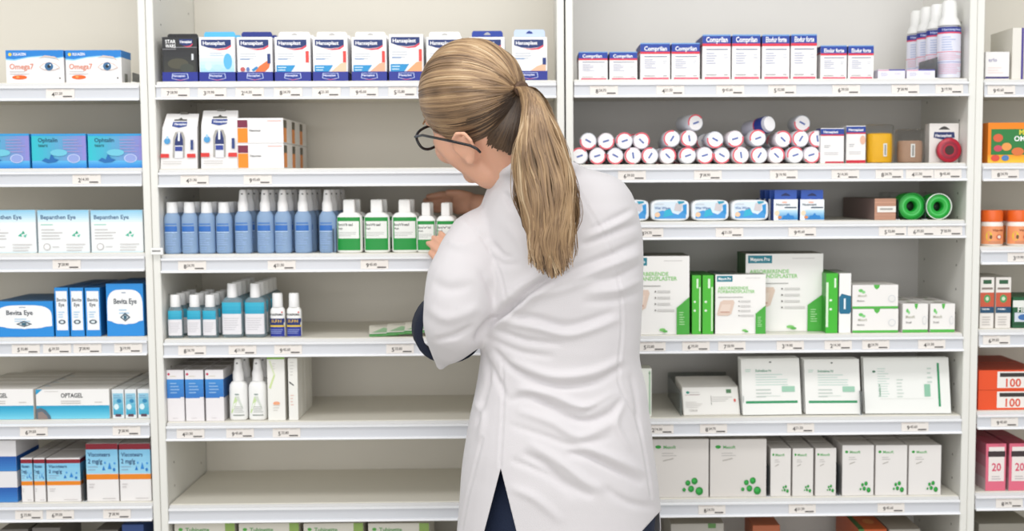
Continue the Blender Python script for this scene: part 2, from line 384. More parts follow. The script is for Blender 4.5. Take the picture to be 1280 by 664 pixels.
for q, (yt, z) in enumerate(((0, 0), (0, 1))):
    cx, zb, w, h = size_at('left', 5, -40, 22.5, 590, .012)
    mb = MB(); carton_mesh(mb, w, .12, h, '#e6e4e6', wb, [('g', 0, 0, 1, .48, '#3c86cc', '#1956a8', 6)]); o = mb.build('medicine_carton', None, (cx, .012, zb + q * (h + .0006) + .0004))
    tag(o, 'white over blue carton, %s of the stack of two, left bay sixth shelf' % ('upper' if q else 'lower'), 'carton', 'stacked white and blue cartons')
def visc(big):
    return [('r', 0, 0, 1, 1, '#ece9e8'), ('r', 0, .9 if big else .88, 1, 1 if big else .97, '#8a1128'), ('g', 0, .48, 1, .9 if big else .88, '#9ed6ee', '#7fc1e4', 4), ('r', 0, .38, 1, .47, '#e8850c'),
            ('t', 'Viscotears', .06, .78, .07, '#1d3f6e', .7), ('t', '2 mg/g', .06, .66, .08, '#1d3f6e', .45), ('l', .06, .4, .6, 2, .05, '#5c8cb4'),
            ('p', [(.5, .54), (.55, .62), (.6, .54)], '#1b78c4'), ('p', [(.68, .56), (.74, .68), (.8, .56)], '#2a86d0'), ('e', .88, .55, .04, .03, '#1b78c4'), ('e', .9, .66, .03, .02, '#3a96dc'), ('e', .6, .67, .03, .02, '#3a96dc'),
            ('l', .08, .3, .3, 2, .05, '#bcb4b4'), ('l', .5, .95, .05, 1, .03, '#9c9494')]
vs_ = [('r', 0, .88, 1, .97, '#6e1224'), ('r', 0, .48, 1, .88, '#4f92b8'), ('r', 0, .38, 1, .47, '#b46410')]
cartons('eye_gel_carton', 'slim carton with maroon and orange bands', 'carton', 'left', 5, [(27.5, 42.5), (43.5, 58)], 573, .085, '#dcd8d6', visc(False), vs_, rows=3)
cartons('eye_gel_carton', 'wider carton with maroon and orange bands', 'carton', 'left', 5, [(59.5, 102)], 573, .085, '#dcd8d6', visc(False), vs_, rows=3)
cartons('eye_gel_carton', 'tall carton with maroon and orange bands', 'carton', 'left', 5, [(109, 149.5), (150.5, 190)], 555, .1, '#dcd8d6', visc(True), vs_, rows=2)
cartons('medicine_carton', 'dark grey carton partly below the frame', 'carton', 'left', 6, [(2, 38, 662), (42, 78, 660), (120, 150, 663)], 660, .12, '#6f6a66', [], rows=1, Y=.04)
cartons('medicine_carton', 'blue carton partly below the frame', 'carton', 'left', 6, [(154, 182)], 656, .12, '#2e4a86', [], rows=1, Y=.04)

# ---- middle bay, top shelf: plaster boxes in blue trays
def logo(u0, v0, w, h, red=True):
    a = [('p', [(u0, v0 + h * .35), (u0 + w * .25, v0 + h * .08), (u0 + w * .55, v0), (u0 + w * .82, v0 + h * .1), (u0 + w, v0 + h * .4), (u0 + w, v0 + h), (u0, v0 + h)], '#17306e'),
         ('t', 'Hansaplast', u0 + w * .06, v0 + h * .42, h * .42, '#ffffff', w * .88)]
    if red: a.insert(0, ('p', [(u0 + w * .25, v0 + h * .02), (u0 + w * .6, v0 - h * .2), (u0 + w * .85, v0 - h * .12), (u0 + w, v0 + h * .2), (u0 + w, v0 + h * .4), (u0 + w * .8, v0 + h * .05), (u0 + w * .55, v0 - h * .05)], '#d8475c'))
    return a
pl_spans = [(203.5, 248), (249.5, 295), (297, 341.5), (344, 389), (391.5, 435.5), (440, 484), (486.5, 530), (533, 578), (586.5, 631.5), (640, 684.5)]
tabs = ['#232326', '#57b9e6', '#1a2f86', '#f1eff0', '#eceae8', '#efeeec', None, '#f2f1f0', '#1f3f9e', '#c5d5f0']
def pl_front(k):
    if k == 0:
        return [('r', 0, 0, 1, 1, '#242528'), ('t', 'STAR', .09, .86, .08, '#f4f4f4', .3), ('t', 'WARS', .09, .76, .08, '#f4f4f4', .3), ('r', 0, .72, .4, .735, '#8c8c90'), ('r', .4, .76, 1, .775, '#8c8c90')] + logo(.5, .8, .38, .15) + \
               [('g', .04, .15, .96, .66, '#3b3a33', '#26282c', 5), ('e', .45, .4, .3, .12, '#4c4a3c'), ('e', .7, .3, .2, .1, '#3f443c'), ('r', .84, .48, .9, .62, '#d5d8dc')]
    a = [('r', 0, 0, 1, 1, '#f4f4f4')] + logo(.06, .74, .84, .2)
    if k == 1: return a + [('g', .02, .15, .98, .6, '#9fd4ee', '#e6f1f6', 6), ('e', .25, .35, .1, .1, '#cfe6f2'), ('e', .8, .45, .12, .18, '#5ab4e0'), ('e', .5, .3, .12, .08, '#b8dcee'), ('l', .3, .7, .64, 2, .05, '#a8bcd0')]
    a += [('l', .08, .72, .62, 3, .055, '#b4bac4'), ('l', .08, .5, .5, 1, .07, '#5c82b8')]
    if k == 2: a += [('p', [(.45, .16), (.62, .34), (.85, .46), (.95, .46), (.9, .3), (.7, .16)], '#e8743c'), ('p', [(.4, .26), (.55, .34), (.6, .3), (.46, .22)], '#2a86c0'), ('r', .86, .4, .95, .62, '#203878'), ('e', .15, .27, .07, .05, '#c05a5a'), ('e', .3, .27, .05, .05, '#5a78b4')]
    elif k == 8: a += [('r', .86, .36, .95, .56, '#203878')]
    elif k == 9: a += [('p', [(.42, .16), (.7, .32), (.96, .4), (.96, .16)], '#f0bc9c'), ('r', .87, .36, .97, .52, '#203878')]
    else:
        a += [('p', [(.04, .18), (.04, .36), (.58, .36), (.42, .18)], '#2492cc'), ('l', .08, .35, .31, 2, .06, '#bfe2f4'), ('r', .87, .42, .96, .68, '#e04a44')]
        a += [('p', [(.45, .16), (.62, .28), (.8, .4), (.96, .42), (.96, .16)], {3: '#dfe3e8', 4: '#ecc8a8', 5: '#e4b090', 6: '#f0a878', 7: '#e6dcd4'}[k])]
    return a
def pl_tab(k, o, w, d, h):
    c = tabs[k]
    if c:
        mb = MB(); hh = .013 if k < 8 else .015; x = w / 2 - .004
        if k == 0: hh = .009
        pts = [(-x, 0), (-x, hh * .7), (-x + .003, hh), (x - .003, hh), (x, hh * .7), (x, 0)]
        yb = d * .5
        if k == 9: yb = 0.002
        mb.add([(p[0], yb, h + p[1]) for p in pts] + [(p[0], yb + .0012, h + p[1]) for p in pts], [(0, 5, 4, 3, 2, 1), (6, 7, 8, 9, 10, 11)] + [(i, (i + 1) % 6, 6 + (i + 1) % 6, 6 + i) for i in range(6)], mat(c))
        mb.add([(-x, 0, h + .0003), (x, 0, h + .0003), (x, yb, h + .002), (-x, yb, h + .002)], [(0, 1, 2, 3)], mat(c))
        if k > 2: mb.add([(-.007, yb - .0003, h + hh * .45), (.007, yb - .0003, h + hh * .45), (.005, yb - .0003, h + hh * .68), (0, yb - .0003, h + hh * .85), (-.005, yb - .0003, h + hh * .68)], [(0, 1, 2, 3, 4)], mat('#203c8c' if k == 9 else '#b8b6b4'))
        mb.build('hang_tab', o)
    mb = MB(); th = .0185; e = w / 2 + .0006
    mb.box(-e, -.0022, 0, e, -.001, th, mat('#10248c', .4)); mb.box(e - .0008, -.0015, 0, e, d, th, mat('#10248c', .4)); mb.box(-e, -.0015, 0, -e + .0008, d, th, mat('#10248c', .4))
    paint(mb, [('p', [(.26, .3), (.5, .1), (.74, .3), (.72, .85), (.28, .85)], '#b9c6ea'), ('p', [(.28, .34), (.5, .16), (.72, .34), (.7, .8), (.3, .8)], '#1c3590'), ('t', 'Hansaplast', .3, .5, .22, '#e8ecff', .4), ('p', [(.34, .22), (.5, .1), (.7, .24), (.5, .16)], '#e05a78')],
          lambda u, v, l: (-e + u * 2 * e, -.0022 - l, v * th), 2 * e, th)
    mb.build('tray', o)
pl_desc = ['black plaster box with logo badge', 'plaster box with light blue hang tab', 'plaster box with navy hang tab', 'white plaster box with grey print', 'white plaster box with pale skin print', 'white plaster box with hand print',
           'plaster box without hang tab', 'white plaster box partly behind the hair', 'plaster box with blue hang tab behind the head', 'plaster box with pale blue hole tab']
for k, sp in enumerate(pl_spans):
    cartons('plaster_box', pl_desc[k], 'box', 'middle', 0, [sp], 46.5 if k != 6 else 43, .05, '#242528' if k == 0 else '#efeef0', (lambda kk: lambda _: pl_front(kk))(k), tab=(lambda kk: lambda _, o, w, d, h: pl_tab(kk, o, w, d, h))(k), Y=.01,
            group='plaster boxes in blue trays', rows=2, rowgap=.006)
# second shelf: spray plaster hang boxes
raz = [('r', 0, 0, 1, 1, '#efedec'), ('p', [(.3, .87), (.7, .87), (.7, .895), (.56, .9), (.5, .93), (.44, .9), (.3, .895)], '#4a4a44'), ('p', [(.28, .77), (.5, .74), (.72, .77), (.72, .85), (.28, .85)], '#25408c'), ('t', 'Hansaplast', .34, .79, .04, '#ffffff', .38),
       ('p', [(.34, .2), (.34, .56), (.42, .68), (.6, .68), (.68, .56), (.68, .2)], '#d9d7d4'), ('p', [(.34, .2), (.34, .56), (.4, .66), (.62, .66), (.68, .56), (.68, .2)], '#a9a6a0'), ('r', .4, .19, .63, .42, '#e4e4ea'), ('p', [(.39, .42), (.4, .52), (.46, .64), (.57, .64), (.63, .52), (.64, .42)], '#1b2c68'), ('r', .48, .5, .54, .66, '#e8ecf4'), ('r', .41, .32, .62, .4, '#2a3f94'),
       ('e', .17, .5, .09, .055, '#4a9ad0'), ('e', .17, .56, .03, .03, '#9ccbe6'), ('r', 0, .2, .24, .27, '#d83430'), ('r', .76, .2, 1, .27, '#d83430'), ('r', .86, .34, .94, .52, '#28407c'), ('l', .08, .7, .13, 2, .04, '#b9b4b0')]
for k, (x0, x1, yt) in enumerate([(200.5, 245, 142), (251.5, 297, 138)]):
    cx, zb, w, h = size_at('middle', 1, x0, x1, yt, .012); o = empty('wound_spray_box', (cx, .012, zb + .0004))
    mb = MB(); dd = .03; hb = h * .74; sl = .012 if k == 0 else .004
    ring = lambda z, y0, y1, s=0: [(-w / 2 + s, y0, z), (w / 2 - (0 if k else -.003) + s * .2, y0, z), (w / 2 + s * .2, y1, z), (-w / 2 + s, y1, z)]
    R_ = [ring(0, 0, dd), ring(hb, 0 + .002, dd, sl * .5), ring(h, dd * .5, dd * .5 + .001, sl)]
    mb.loft(R_, mat('#ebe9e8', .45), smooth=False)
    def mp(u, v, l):
        z = v * h
        if z < hb: t = z / hb; y = .002 * t; s = sl * .5 * t
        else: t = (z - hb) / (h - hb); y = .002 + (dd * .5 - .002) * t; s = sl * (.5 + .5 * t)
        return (-w / 2 + s + u * (w - s * .8), y - l * 1.5 - .0004, z)
    raz2 = [r for r in raz if r[0] != 'r' or r[4] - r[2] < .5]
    paint(mb, raz2, mp, w, h); mb.build('carton', o)
    mb = MB(); mb.box(-.008 + sl, dd * .42, h * .99, .008 + sl, dd * .6, h + .003, mat('#5a574e')); mb.build('hang_hook', o)
    tag(o, 'white gabled box with navy spray bottle print, %s of the pair, middle bay second shelf' % ('left' if k == 0 else 'right'), 'box', 'wound spray boxes')
nas = [('r', 0, 0, 1, 1, '#f2f0ef'), ('r', .01, .62, .23, .92, '#7a1e3e'), ('r', .01, .02, .23, .6, '#f58a14'), ('t', 'Nasonex', .27, .46, .09, '#444444', .26), ('r', .66, .87, .97, .9, '#e4a8a0'), ]
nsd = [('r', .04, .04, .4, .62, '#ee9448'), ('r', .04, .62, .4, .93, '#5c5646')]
for lv in range(2):
    cx, zb, w, h = size_at('middle', 1, 297.5, 355, 179.5, .012)
    for r in range(3):
        mb = MB(); carton_mesh(mb, w, .088, h, '#eeecea', nas, nsd); o = mb.build('ointment_carton', None, (cx, .012 + r * .0905, zb + lv * (h + .0006) + .0004))
        tag(o, 'white carton with maroon and orange end, %s layer, %s row, middle bay second shelf' % (('lower', 'upper')[lv], ('front', 'middle', 'rear')[r]), 'carton', 'white and orange cartons stacked two high')

# bottles ---------------------------------------------------------------
def bottle(name, label, cat, group, loc, w, h_body, parts, h_tot, glass, sy=.6, power=2.6, arts=None, label_rng=None, label_base=None, labcol=None, shoulder=.88, neckr=.3):
    o = empty(name, loc); tag(o, label, cat, group); R = w / 2
    mb = MB(); prof = [(R * .86, 0), (R * .97, h_body * .02), (R, h_body * .06), (R, h_body * (shoulder - .1)), (R * .96, h_body * shoulder), (R * .75, h_body * .955), (R * neckr * 1.25, h_body * .99), (R * neckr, h_body * 1.03)]
    mb.lathe(prof, glass, 24, sy=sy, power=power); mb.build('body', o)
    parts(o, R, h_body, h_tot)
    if arts:
        z0, z1, half = label_rng
        mb = MB(); e = 2 / power; z0 *= h_body; z1 *= h_body
        def mp(u, v, l):
            a = -PI / 2 + (u - .5) * 2 * half
            ca, sa = math.cos(a), math.sin(a); rr = R + .0006 + l
            return (rr * math.copysign(abs(ca) ** e, ca), rr * sy * math.copysign(abs(sa) ** e, sa), z0 + v * (z1 - z0))
        paint(mb, ([('r', 0, 0, 1, 1, label_base)] if label_base else []) + arts, mp, 2 * R, z1 - z0, sub=16)
        mb.build('label', o)
    return o
def flat_cap(o, R, hb, ht, r=.5, col='#f2f2f2'):
    mb = MB(); r = R * r; mb.lathe([(r, hb * .97), (r * 1.02, hb * .98), (r * .97, ht - .0015), (r * .9, ht)], mat(col, .4), 20); mb.build('cap', o)
def spray_cap(o, R, hb, ht):
    mb = MB(); w_ = mat('#f3f2f1', .4)
    mb.lathe([(R * .62, hb * .98), (R * .62, hb + (ht - hb) * .35), (R * .5, hb + (ht - hb) * .5), (R * .42, hb + (ht - hb) * .9), (R * .34, ht)], w_, 18)
    mb.build('spray_cap', o)
    mb = MB(); mb.lathe([(.0018, 0), (.0018, .003)], mat('#8a8a8a'), 8, c=(0, 0, 0))
    q = mb.build('nozzle', o); q.location = (0, -R * .44, hb + (ht - hb) * .8); q.rotation_euler = (PI / 2, 0, 0)
def bottles(name, what, cat, bay, i, centers, wpx, ybody, ytop, maker, Y, rows, rowd, drift=0, **kw):
    for k, px in enumerate(centers):
        c, zb, w, hb = size_at(bay, i, px - wpx / 2, px + wpx / 2, ybody, Y); ht = at(px, ytop, Y).z - zb
        for r in range(rows):
            loc = (c + drift * r, Y + r * rowd, zb + .0004)
            pos = '%s from left' % NTH[k]; row = '' if rows == 1 else (', front row' if r == 0 else ', %s row' % NTH[r])
            lab = '%s, %s%s, %s' % (what, pos, row, loc_words(bay, i))
            if r == 0: first = o = bottle(name, lab, cat, what + 's on the ' + loc_words(bay, i), loc, w, hb, maker, ht, **kw)
            else: o = copy_tree(first); o.location = loc; o['label'] = lab
            o.rotation_euler = (0, 0, random.uniform(-.1, .1))
G_BLUE = mat('#a9c6e8', .16, trans=.35); G_CLEAR = mat('#cfe0e6', .08, trans=.75); W_PL = mat('#f3f3f1', .35)
bl = [('r', .08, .74, .8, .77, '#3f78bf'), ('r', .05, .56, .82, .7, '#2f6cbc'), ('r', .05, .53, .82, .55, '#bcd6f2'), ('l', .12, .78, .47, 6, .05, '#6d9ad6'), ('l', .25, .65, .14, 2, .05, '#5c8ccc')]
bottles('lens_care_bottle', 'pale blue bottle with round white cap', 'bottle', 'middle', 2, [217, 238.5, 260, 281.5], 20.5, 265, 253, lambda o, R, hb, ht: flat_cap(o, R, hb, ht, .68), .032, 3, .045, glass=G_BLUE, arts=bl, label_rng=(.02, .93, .95), sy=.85, power=2.3, neckr=.5)
bottles('lens_spray_bottle', 'pale blue bottle with white spray cap', 'bottle', 'middle', 2, [305.5, 333, 355, 380, 410.5], 21.5, 263.5, 237.5, spray_cap, .032, 4, .045, drift=.003, glass=G_BLUE, arts=bl, label_rng=(.02, .93, .95), sy=.85, power=2.3, neckr=.5)
gr = [('r', 0, 0, 1, 1, '#11913a'), ('r', .1, .36, .9, .88, '#eceeea'), ('t', 'BeraVial', .12, .74, .08, '#2b332c', .72), ('t', 'Wash', .12, .63, .06, '#2b332c', .35), ('l', .12, .8, .54, 3, .05, '#a5aaa4')]
def oval_cap(o, R, hb, ht, r=.46):
    mb = MB(); mb.bevel_box(-R * r, -R * .3, hb * .96, R * r, R * .3, ht, W_PL, .003, 2); mb.build('cap', o)
bottles('skin_wash_bottle', 'large white bottle with green label', 'bottle', 'middle', 2, [438, 472, 506.5], 32, 264.5, 249.5, oval_cap, .03, 2, .05, drift=.004, glass=W_PL, arts=gr, label_rng=(.06, .86, .92), sy=.5, power=3.4)
bottles('skin_wash_bottle', 'small green labelled bottle beside hand', 'bottle', 'middle', 2, [533.3, 557.5], 23.2, 269, 253.5, oval_cap, .03, 2, .045, drift=.003, glass=W_PL, arts=gr, label_rng=(.06, .84, .95), sy=.5, power=3.2)
tl = [('r', 0, 0, 1, 1, '#e4e2e6'), ('g', 0, .64, 1, 1, '#1b9cc0', '#35b3d0', 3), ('l', .2, .8, .5, 6, .07, '#b7b4bc')]
bottles('micellar_bottle', 'small clear bottle with teal label', 'bottle', 'middle', 3, [220.5, 244.5, 264], 18.8, 382.5, 368.5, lambda o, R, hb, ht: flat_cap(o, R, hb, ht, .66), .028, 4, .042, glass=G_CLEAR, arts=tl, label_rng=(.08, .86, .85), sy=.7, power=3.2, neckr=.4)
bottles('micellar_bottle', 'large clear bottle with teal label', 'bottle', 'middle', 3, [292, 320.5], 26.5, 370.5, 354.5, lambda o, R, hb, ht: flat_cap(o, R, hb, ht, .48), .03, 5, .042, glass=G_CLEAR, arts=tl, label_rng=(.08, .86, .9), sy=.6, power=3.4, neckr=.4)
nv = [('r', 0, 0, 1, .34, '#1c2f92'), ('r', 0, .34, 1, .4, '#e3c23c'), ('r', 0, .5, 1, .64, '#152a6c'), ('r', .1, .4, .9, .52, '#152a6c'), ('t', 'SUN', .2, .5, .1, '#d9b23c', .6), ('t', 'PHARMA', .12, .74, .08, '#20242c', .7), ('e', .75, .86, .06, .03, '#d84a4a'), ('l', .15, .85, .24, 3, .06, '#6a80cc')]
bottles('lotion_bottle', 'white bottle with navy lower half', 'bottle', 'middle', 3, [348, 368.5], 18.3, 382.5, 366.5, lambda o, R, hb, ht: flat_cap(o, R, hb, ht, .7), .028, 1, .04, glass=W_PL, arts=nv, label_rng=(.02, .93, 1.1), sy=.6, power=2.8)
# leaflets
for k in range(3):
    a = x_at(463 + k * 21.5, .03, ZT['middle'][3])
    mb = MB(); mb.bevel_box(0, .0, 0, .06, .08, .0022, mat('#e9e6da'), .0003)
    paint(mb, [('r', .0, .0, 1, .13, '#2f9a3c'), ('r', .0, .13, 1, .2, '#f4f4f0'), ('p', [(.1, .25), (.5, .7), (.9, .4), (.9, .25)], '#9cc79c'), ('l', .2, .8, .88, 2, .05, '#b5b0a2')], lambda u, v, l: (u * .06, v * .08, .0022 + l), .06, .08)
    mb.box(.0, -.0004, .0003, .06, 0, .0019, mat('#2f9a3c'))
    o = mb.build('leaflet', None, (a, .012, ZT['middle'][3] + .0006 + .0032 * k)); o.rotation_euler = (.16, -.02, .12 - .04 * k)
    tag(o, 'cream leaflet with green edge, %s of three fanned on the bare shelf' % ('leftmost', 'middle one', 'rightmost')[k], 'leaflet', 'fanned leaflets')
# fifth shelf
bx = [('r', 0, 0, 1, 1, '#ece8ea'), ('g', 0, .45, 1, .82, '#2c76c6', '#3a8cd4', 4), ('r', .78, .44, 1, .47, '#ece8ea'), ('e', .12, .92, .07, .025, '#c83a5c'), ('l', .2, .7, .88, 1, .03, '#b9b48c'), ('l', .2, .8, .74, 4, .06, '#5ea0e0'), ('l', .3, .6, .06, 1, .03, '#bcb4b8')]
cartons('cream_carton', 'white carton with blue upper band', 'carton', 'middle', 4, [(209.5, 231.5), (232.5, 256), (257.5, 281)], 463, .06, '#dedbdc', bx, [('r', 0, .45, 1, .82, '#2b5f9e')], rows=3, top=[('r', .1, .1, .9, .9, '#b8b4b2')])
ad = [('p', [(.15, .18), (.45, .66), (.55, .66), (.28, .18)], '#c9dfa6'), ('p', [(.45, .66), (.55, .66), (.8, .3), (.72, .3)], '#d6dcd2'), ('l', .4, .85, .36, 4, .05, '#9aa096'), ('r', .35, .1, .85, .13, '#8c928a'), ('e', .5, .72, .06, .02, '#8fa09a')]
bottles('skin_spray_bottle', 'white spray bottle with pale green strokes', 'bottle', 'middle', 4, [299.5, 323.5], 22.5, 475, 448.5, spray_cap, .03, 2, .05, drift=.003, glass=W_PL, arts=ad, label_rng=(.03, .9, .9), sy=.8, power=3)
ac = [('r', 0, 0, 1, 1, '#f0efe9'), ('r', 0, .97, 1, 1, '#8cbf4c'), ('p', [(.08, .52), (.36, .72), (.46, .72), (.18, .5)], '#cfe0a0'), ('p', [(.36, .72), (.1, .95), (.2, .95), (.46, .72)], '#dfe8c4'), ('e', .5, .27, .2, .03, '#f0a880'), ('l', .3, .7, .24, 3, .04, '#c8c4b8'), ('l', .3, .5, .9, 3, .04, '#d4d0c6')]
cartons('cream_carton', 'tall cream carton with green top edge', 'carton', 'middle', 4, [(335, 357.5)], 447, .055, '#eceae2', ac, rows=2)
cartons('cream_carton', 'narrow cream carton with pink print', 'carton', 'middle', 4, [(361, 373.5)], 448, .04, '#eceae2', [('r', 0, 0, 1, 1, '#efeee8'), ('l', .2, .7, .93, 5, .05, '#cfccc2'), ('p', [(.1, .6), (.6, .55), (.6, .57), (.1, .63)], '#5a5a58'), ('l', .2, .6, .4, 4, .05, '#e4b4a4')], rows=4)
# bottom shelf boxes
tub = [('r', 0, 0, 1, 1, '#dcd8cc'), ('r', .84, .6, 1, 1, '#8fae5a'), ('e', .1, .9, .035, .028, '#4aa83c'), ('t', 'Tubinette', .18, .86, .07, '#4f9a4c', .5), ('l', .18, .6, .78, 3, .05, '#b0aca0')]
cartons('tube_bandage_box', 'cream box with green corner square', 'box', 'middle', 6, [(220, 295.5), (300, 375.5), (380.5, 455.5), (461, 537.5)], 654.5, .14, '#dcd8cc', tub, rows=1, Y=.02)

# ---- right bay, top shelf
def comp(t1, big):
    b = .8 if big else .76
    return [('r', 0, 0, 1, 1, '#f0eeec'), ('r', 0, b, 1, .97, '#1c3f9c'), ('r', 0, .97, 1, 1, '#6f9fd4'), ('r', 0, b - .06, 1, b, '#d83048'), ('r', .08, 0, .96, .05, '#d65c74'), ('t', t1, .13, b + .03, .12, '#ffffff', .76), ('r', .13, b - .14, .9, b - .12, '#77809c'), ('l', .13, .55, b - .22, 5, .055, '#9aa0c0'), ('l', .75, .93, b - .25, 2, .06, '#c4c8d8'), ('r', .12, .09, .5, .11, '#a8a8ac'), ('r', .76, .09, .9, .11, '#a8a8ac')]
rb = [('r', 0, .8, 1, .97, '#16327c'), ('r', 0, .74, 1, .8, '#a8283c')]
for nm, sp, yt, txt in (('small', [(723, 760), (761.5, 797)], 65, 'Comprilan'), ('medium', [(800, 838), (839, 875)], 54, 'Comprilan'), ('large', [(877.5, 913.5), (914.5, 950.5)], 43.5, 'Comprilan')):
    cartons('bandage_carton', '%s blue topped bandage carton' % nm, 'carton', 'right', 0, sp, yt, .05, '#e9e6e6', comp(txt, nm == 'large'), rb, rows=2)
cartons('bandage_carton', 'large navy topped forte bandage carton', 'carton', 'right', 0, [(952, 987, 43.5), (988, 1021, 43)], 43, .05, '#e9e6e6', comp('Elodur forte', True), rb, rows=2)
cartons('bandage_carton', 'medium navy topped forte bandage carton', 'carton', 'right', 0, [(1025, 1058.5), (1059.5, 1092)], 57, .05, '#e9e6e6', comp('Elodur forte', False), rb, rows=1)
cartons('tape_carton', 'low flat white carton with purple lid edge', 'carton', 'right', 0, [(1097, 1131.5), (1133, 1169)], 87, .1, '#dcd8e6', [('r', 0, 0, 1, .86, '#e9e7f2'), ('r', .4, .86, 1, 1, '#4c4a9c'), ('r', 0, .86, .4, .92, '#d86a88'), ('l', .1, .4, .6, 3, .15, '#a5a6c4'), ('l', .6, .9, .6, 2, .15, '#b9b4cc')], rows=1)
def can_cap(o, R, hb, ht):
    mb = MB(); mb.lathe([(R * .98, hb * .985), (R, hb), (R * .82, hb + (ht - hb) * .22), (R * .66, hb + (ht - hb) * .34), (R * .64, hb + (ht - hb) * .9), (R * .5, ht)], mat('#ececea', .35), 22); mb.build('cap', o)
ca = [('r', 0, 0, 1, 1, '#dfe0ee'), ('r', 0, .9, 1, 1, '#1f2f86'), ('r', 0, .87, 1, .9, '#d84a68'), ('t', 'Hansaplast', .2, .93, .045, '#c8d4f4', .6), ('l', .2, .6, .8, 6, .05, '#8fa4d4'), ('r', 0, .5, 1, .515, '#e28a9c'), ('l', .1, .9, .46, 4, .035, '#e4a0b4'), ('r', 0, .3, 1, .31, '#8c90c8'), ('l', .1, .9, .26, 6, .035, '#dc9cb8')]
for k, (px, wd, yb, ytp, Y) in enumerate([(1185, 28, 24, 1.5, .035), (1170, 26, 28, 6, .09), (1157.5, 25, 31, 9.5, .145), (1145, 24.5, 34, 14, .2)]):
    c, zb, w, hb = size_at('right', 0, px - wd / 2, px + wd / 2, yb + 8, Y); ht = at(px, ytp, Y).z - zb
    bottle('spray_can', 'white aerosol can with navy band, %s of the row of four' % ('frontmost', 'second from front', 'third from front', 'rearmost')[k], 'can', 'aerosol cans on the right bay top shelf', (c, Y, zb + .0004), w, hb, can_cap, ht, mat('#e6e5ec', .3), sy=1, power=2, arts=ca, label_rng=(.02, .95, 1.5), neckr=.6)
# second shelf: bandage rolls
def roll_mesh(w_col, blue=False):
    mb = MB(); r = .0172; L = .072
    mb.lathe([(r * .9, 0), (r, .003), (r, L - .003), (r * .9, L)], mat(w_col, .35), 22)
    rings = [((0, 0), .98, '#ece9ec')]
    k = random.choice([0, 1, 2, 3]); a0 = random.uniform(0, 6.28)
    mb.add([(r * 1.0 * math.cos(a0 + q * .22), r * 1.0 * math.sin(a0 + q * .22), -.0006) for q in range(14)] + [(r * .82 * math.cos(a0 + q * .22), r * .82 * math.sin(a0 + q * .22), -.0006) for q in range(13, -1, -1)], [list(range(28))], mat('#dc5a68'))
    mb.add([(r * .86 * math.cos(2 * PI * q / 20), r * .86 * math.sin(2 * PI * q / 20), -.0003) for q in range(20)], [list(range(20))], mat('#f6f4f4'))
    c, s = math.cos(a0), math.sin(a0)
    for uu in ((-.4, -.12, .35, .08),):
        mb.add([(r * (x * c - y * s), r * (x * s + y * c), -.0009) for x, y in ((uu[0], uu[1]), (uu[2], uu[1]), (uu[2], uu[3]), (uu[0], uu[3]))], [(0, 1, 2, 3)], mat('#5a70b0'))
    return mb
roll_protos = []
for q in range(6):
    mb = roll_mesh('#e9dfe4' if q % 2 else '#dfe2ea'); o = mb.build('bandage_roll'); roll_protos.append(o.data); bpy.data.objects.remove(o)
RL = [(724, 202), (746.5, 202), (769, 201), (790.5, 202), (812, 200), (834.5, 201), (858.5, 201.5), (880.5, 201), (902, 200.5), (924.5, 200), (948, 199.5), (970, 199), (992, 199), (1013, 199.5)]
RU = [(735, 180), (757.5, 181), (780, 182), (801, 180), (839, 182), (861, 184), (893, 181), (918.5, 180), (946, 182), (978, 182), (996, 180), (1014, 180)]
zt = ZT['right'][1]
lower = []
for k, (px, py) in enumerate(RL):
    lower.append(x_at(px, .03, zt + .017))
for k in range(1, len(lower)):
    if lower[k] - lower[k - 1] < .0349: lower[k] = lower[k - 1] + .0349
for k, X in enumerate(lower):
    o = link_mesh('bandage_roll', roll_protos[k % 6], None, (X, .014 + .006 * (k % 3), zt + .0176)); o.rotation_euler = (-PI / 2, 0, 0)
    tag(o, 'wrapped white bandage roll, %s from left in the lower layer' % NTH[k], 'bandage roll', 'bandage rolls piled on the right bay second shelf')
for k in range(1, len(lower)):
    o = link_mesh('bandage_roll', roll_protos[(k + 3) % 6], None, (lower[k] - .008, .098, zt + .0176)); o.rotation_euler = (-PI / 2, 0, 0)
    tag(o, 'wrapped white bandage roll in the rear row, glimpsed between the front rolls, %s from left' % NTH[k - 1], 'bandage roll', 'bandage rolls piled on the right bay second shelf')
for k in range(3, len(lower) - 1, 2):
    o = link_mesh('bandage_roll', roll_protos[(k + 1) % 6], None, ((lower[k] + lower[k + 1]) / 2 - .008, .1, zt + .0176 + math.sqrt(.0350 ** 2 - ((lower[k + 1] - lower[k]) / 2) ** 2))); o.rotation_euler = (-PI / 2, 0, 0)
    tag(o, 'wrapped white bandage roll high in the rear row, %s from left there' % NTH[(k - 3) // 2], 'bandage roll', 'bandage rolls piled on the right bay second shelf')
upx = []
for k, (px, py) in enumerate(RU):
    X = x_at(px, .03, zt + .047)
    if upx and X - upx[-1][0] < .0351: X = upx[-1][0] + .0351
    below = sorted(abs(X - l) for l in lower)[0]
    zz = zt + .0176 + math.sqrt(max((.0350) ** 2 - below ** 2, 0)) if below < .035 else zt + .05
    upx.append((X, zz))
    o = link_mesh('bandage_roll', roll_protos[(k * 5 + 2) % 6], None, (X, .018 + .006 * (k % 2), zz)); o.rotation_euler = (-PI / 2, 0, 0)
    tag(o, 'wrapped white bandage roll, %s from left in the upper layer' % NTH[k], 'bandage roll', 'bandage rolls piled on the right bay second shelf')
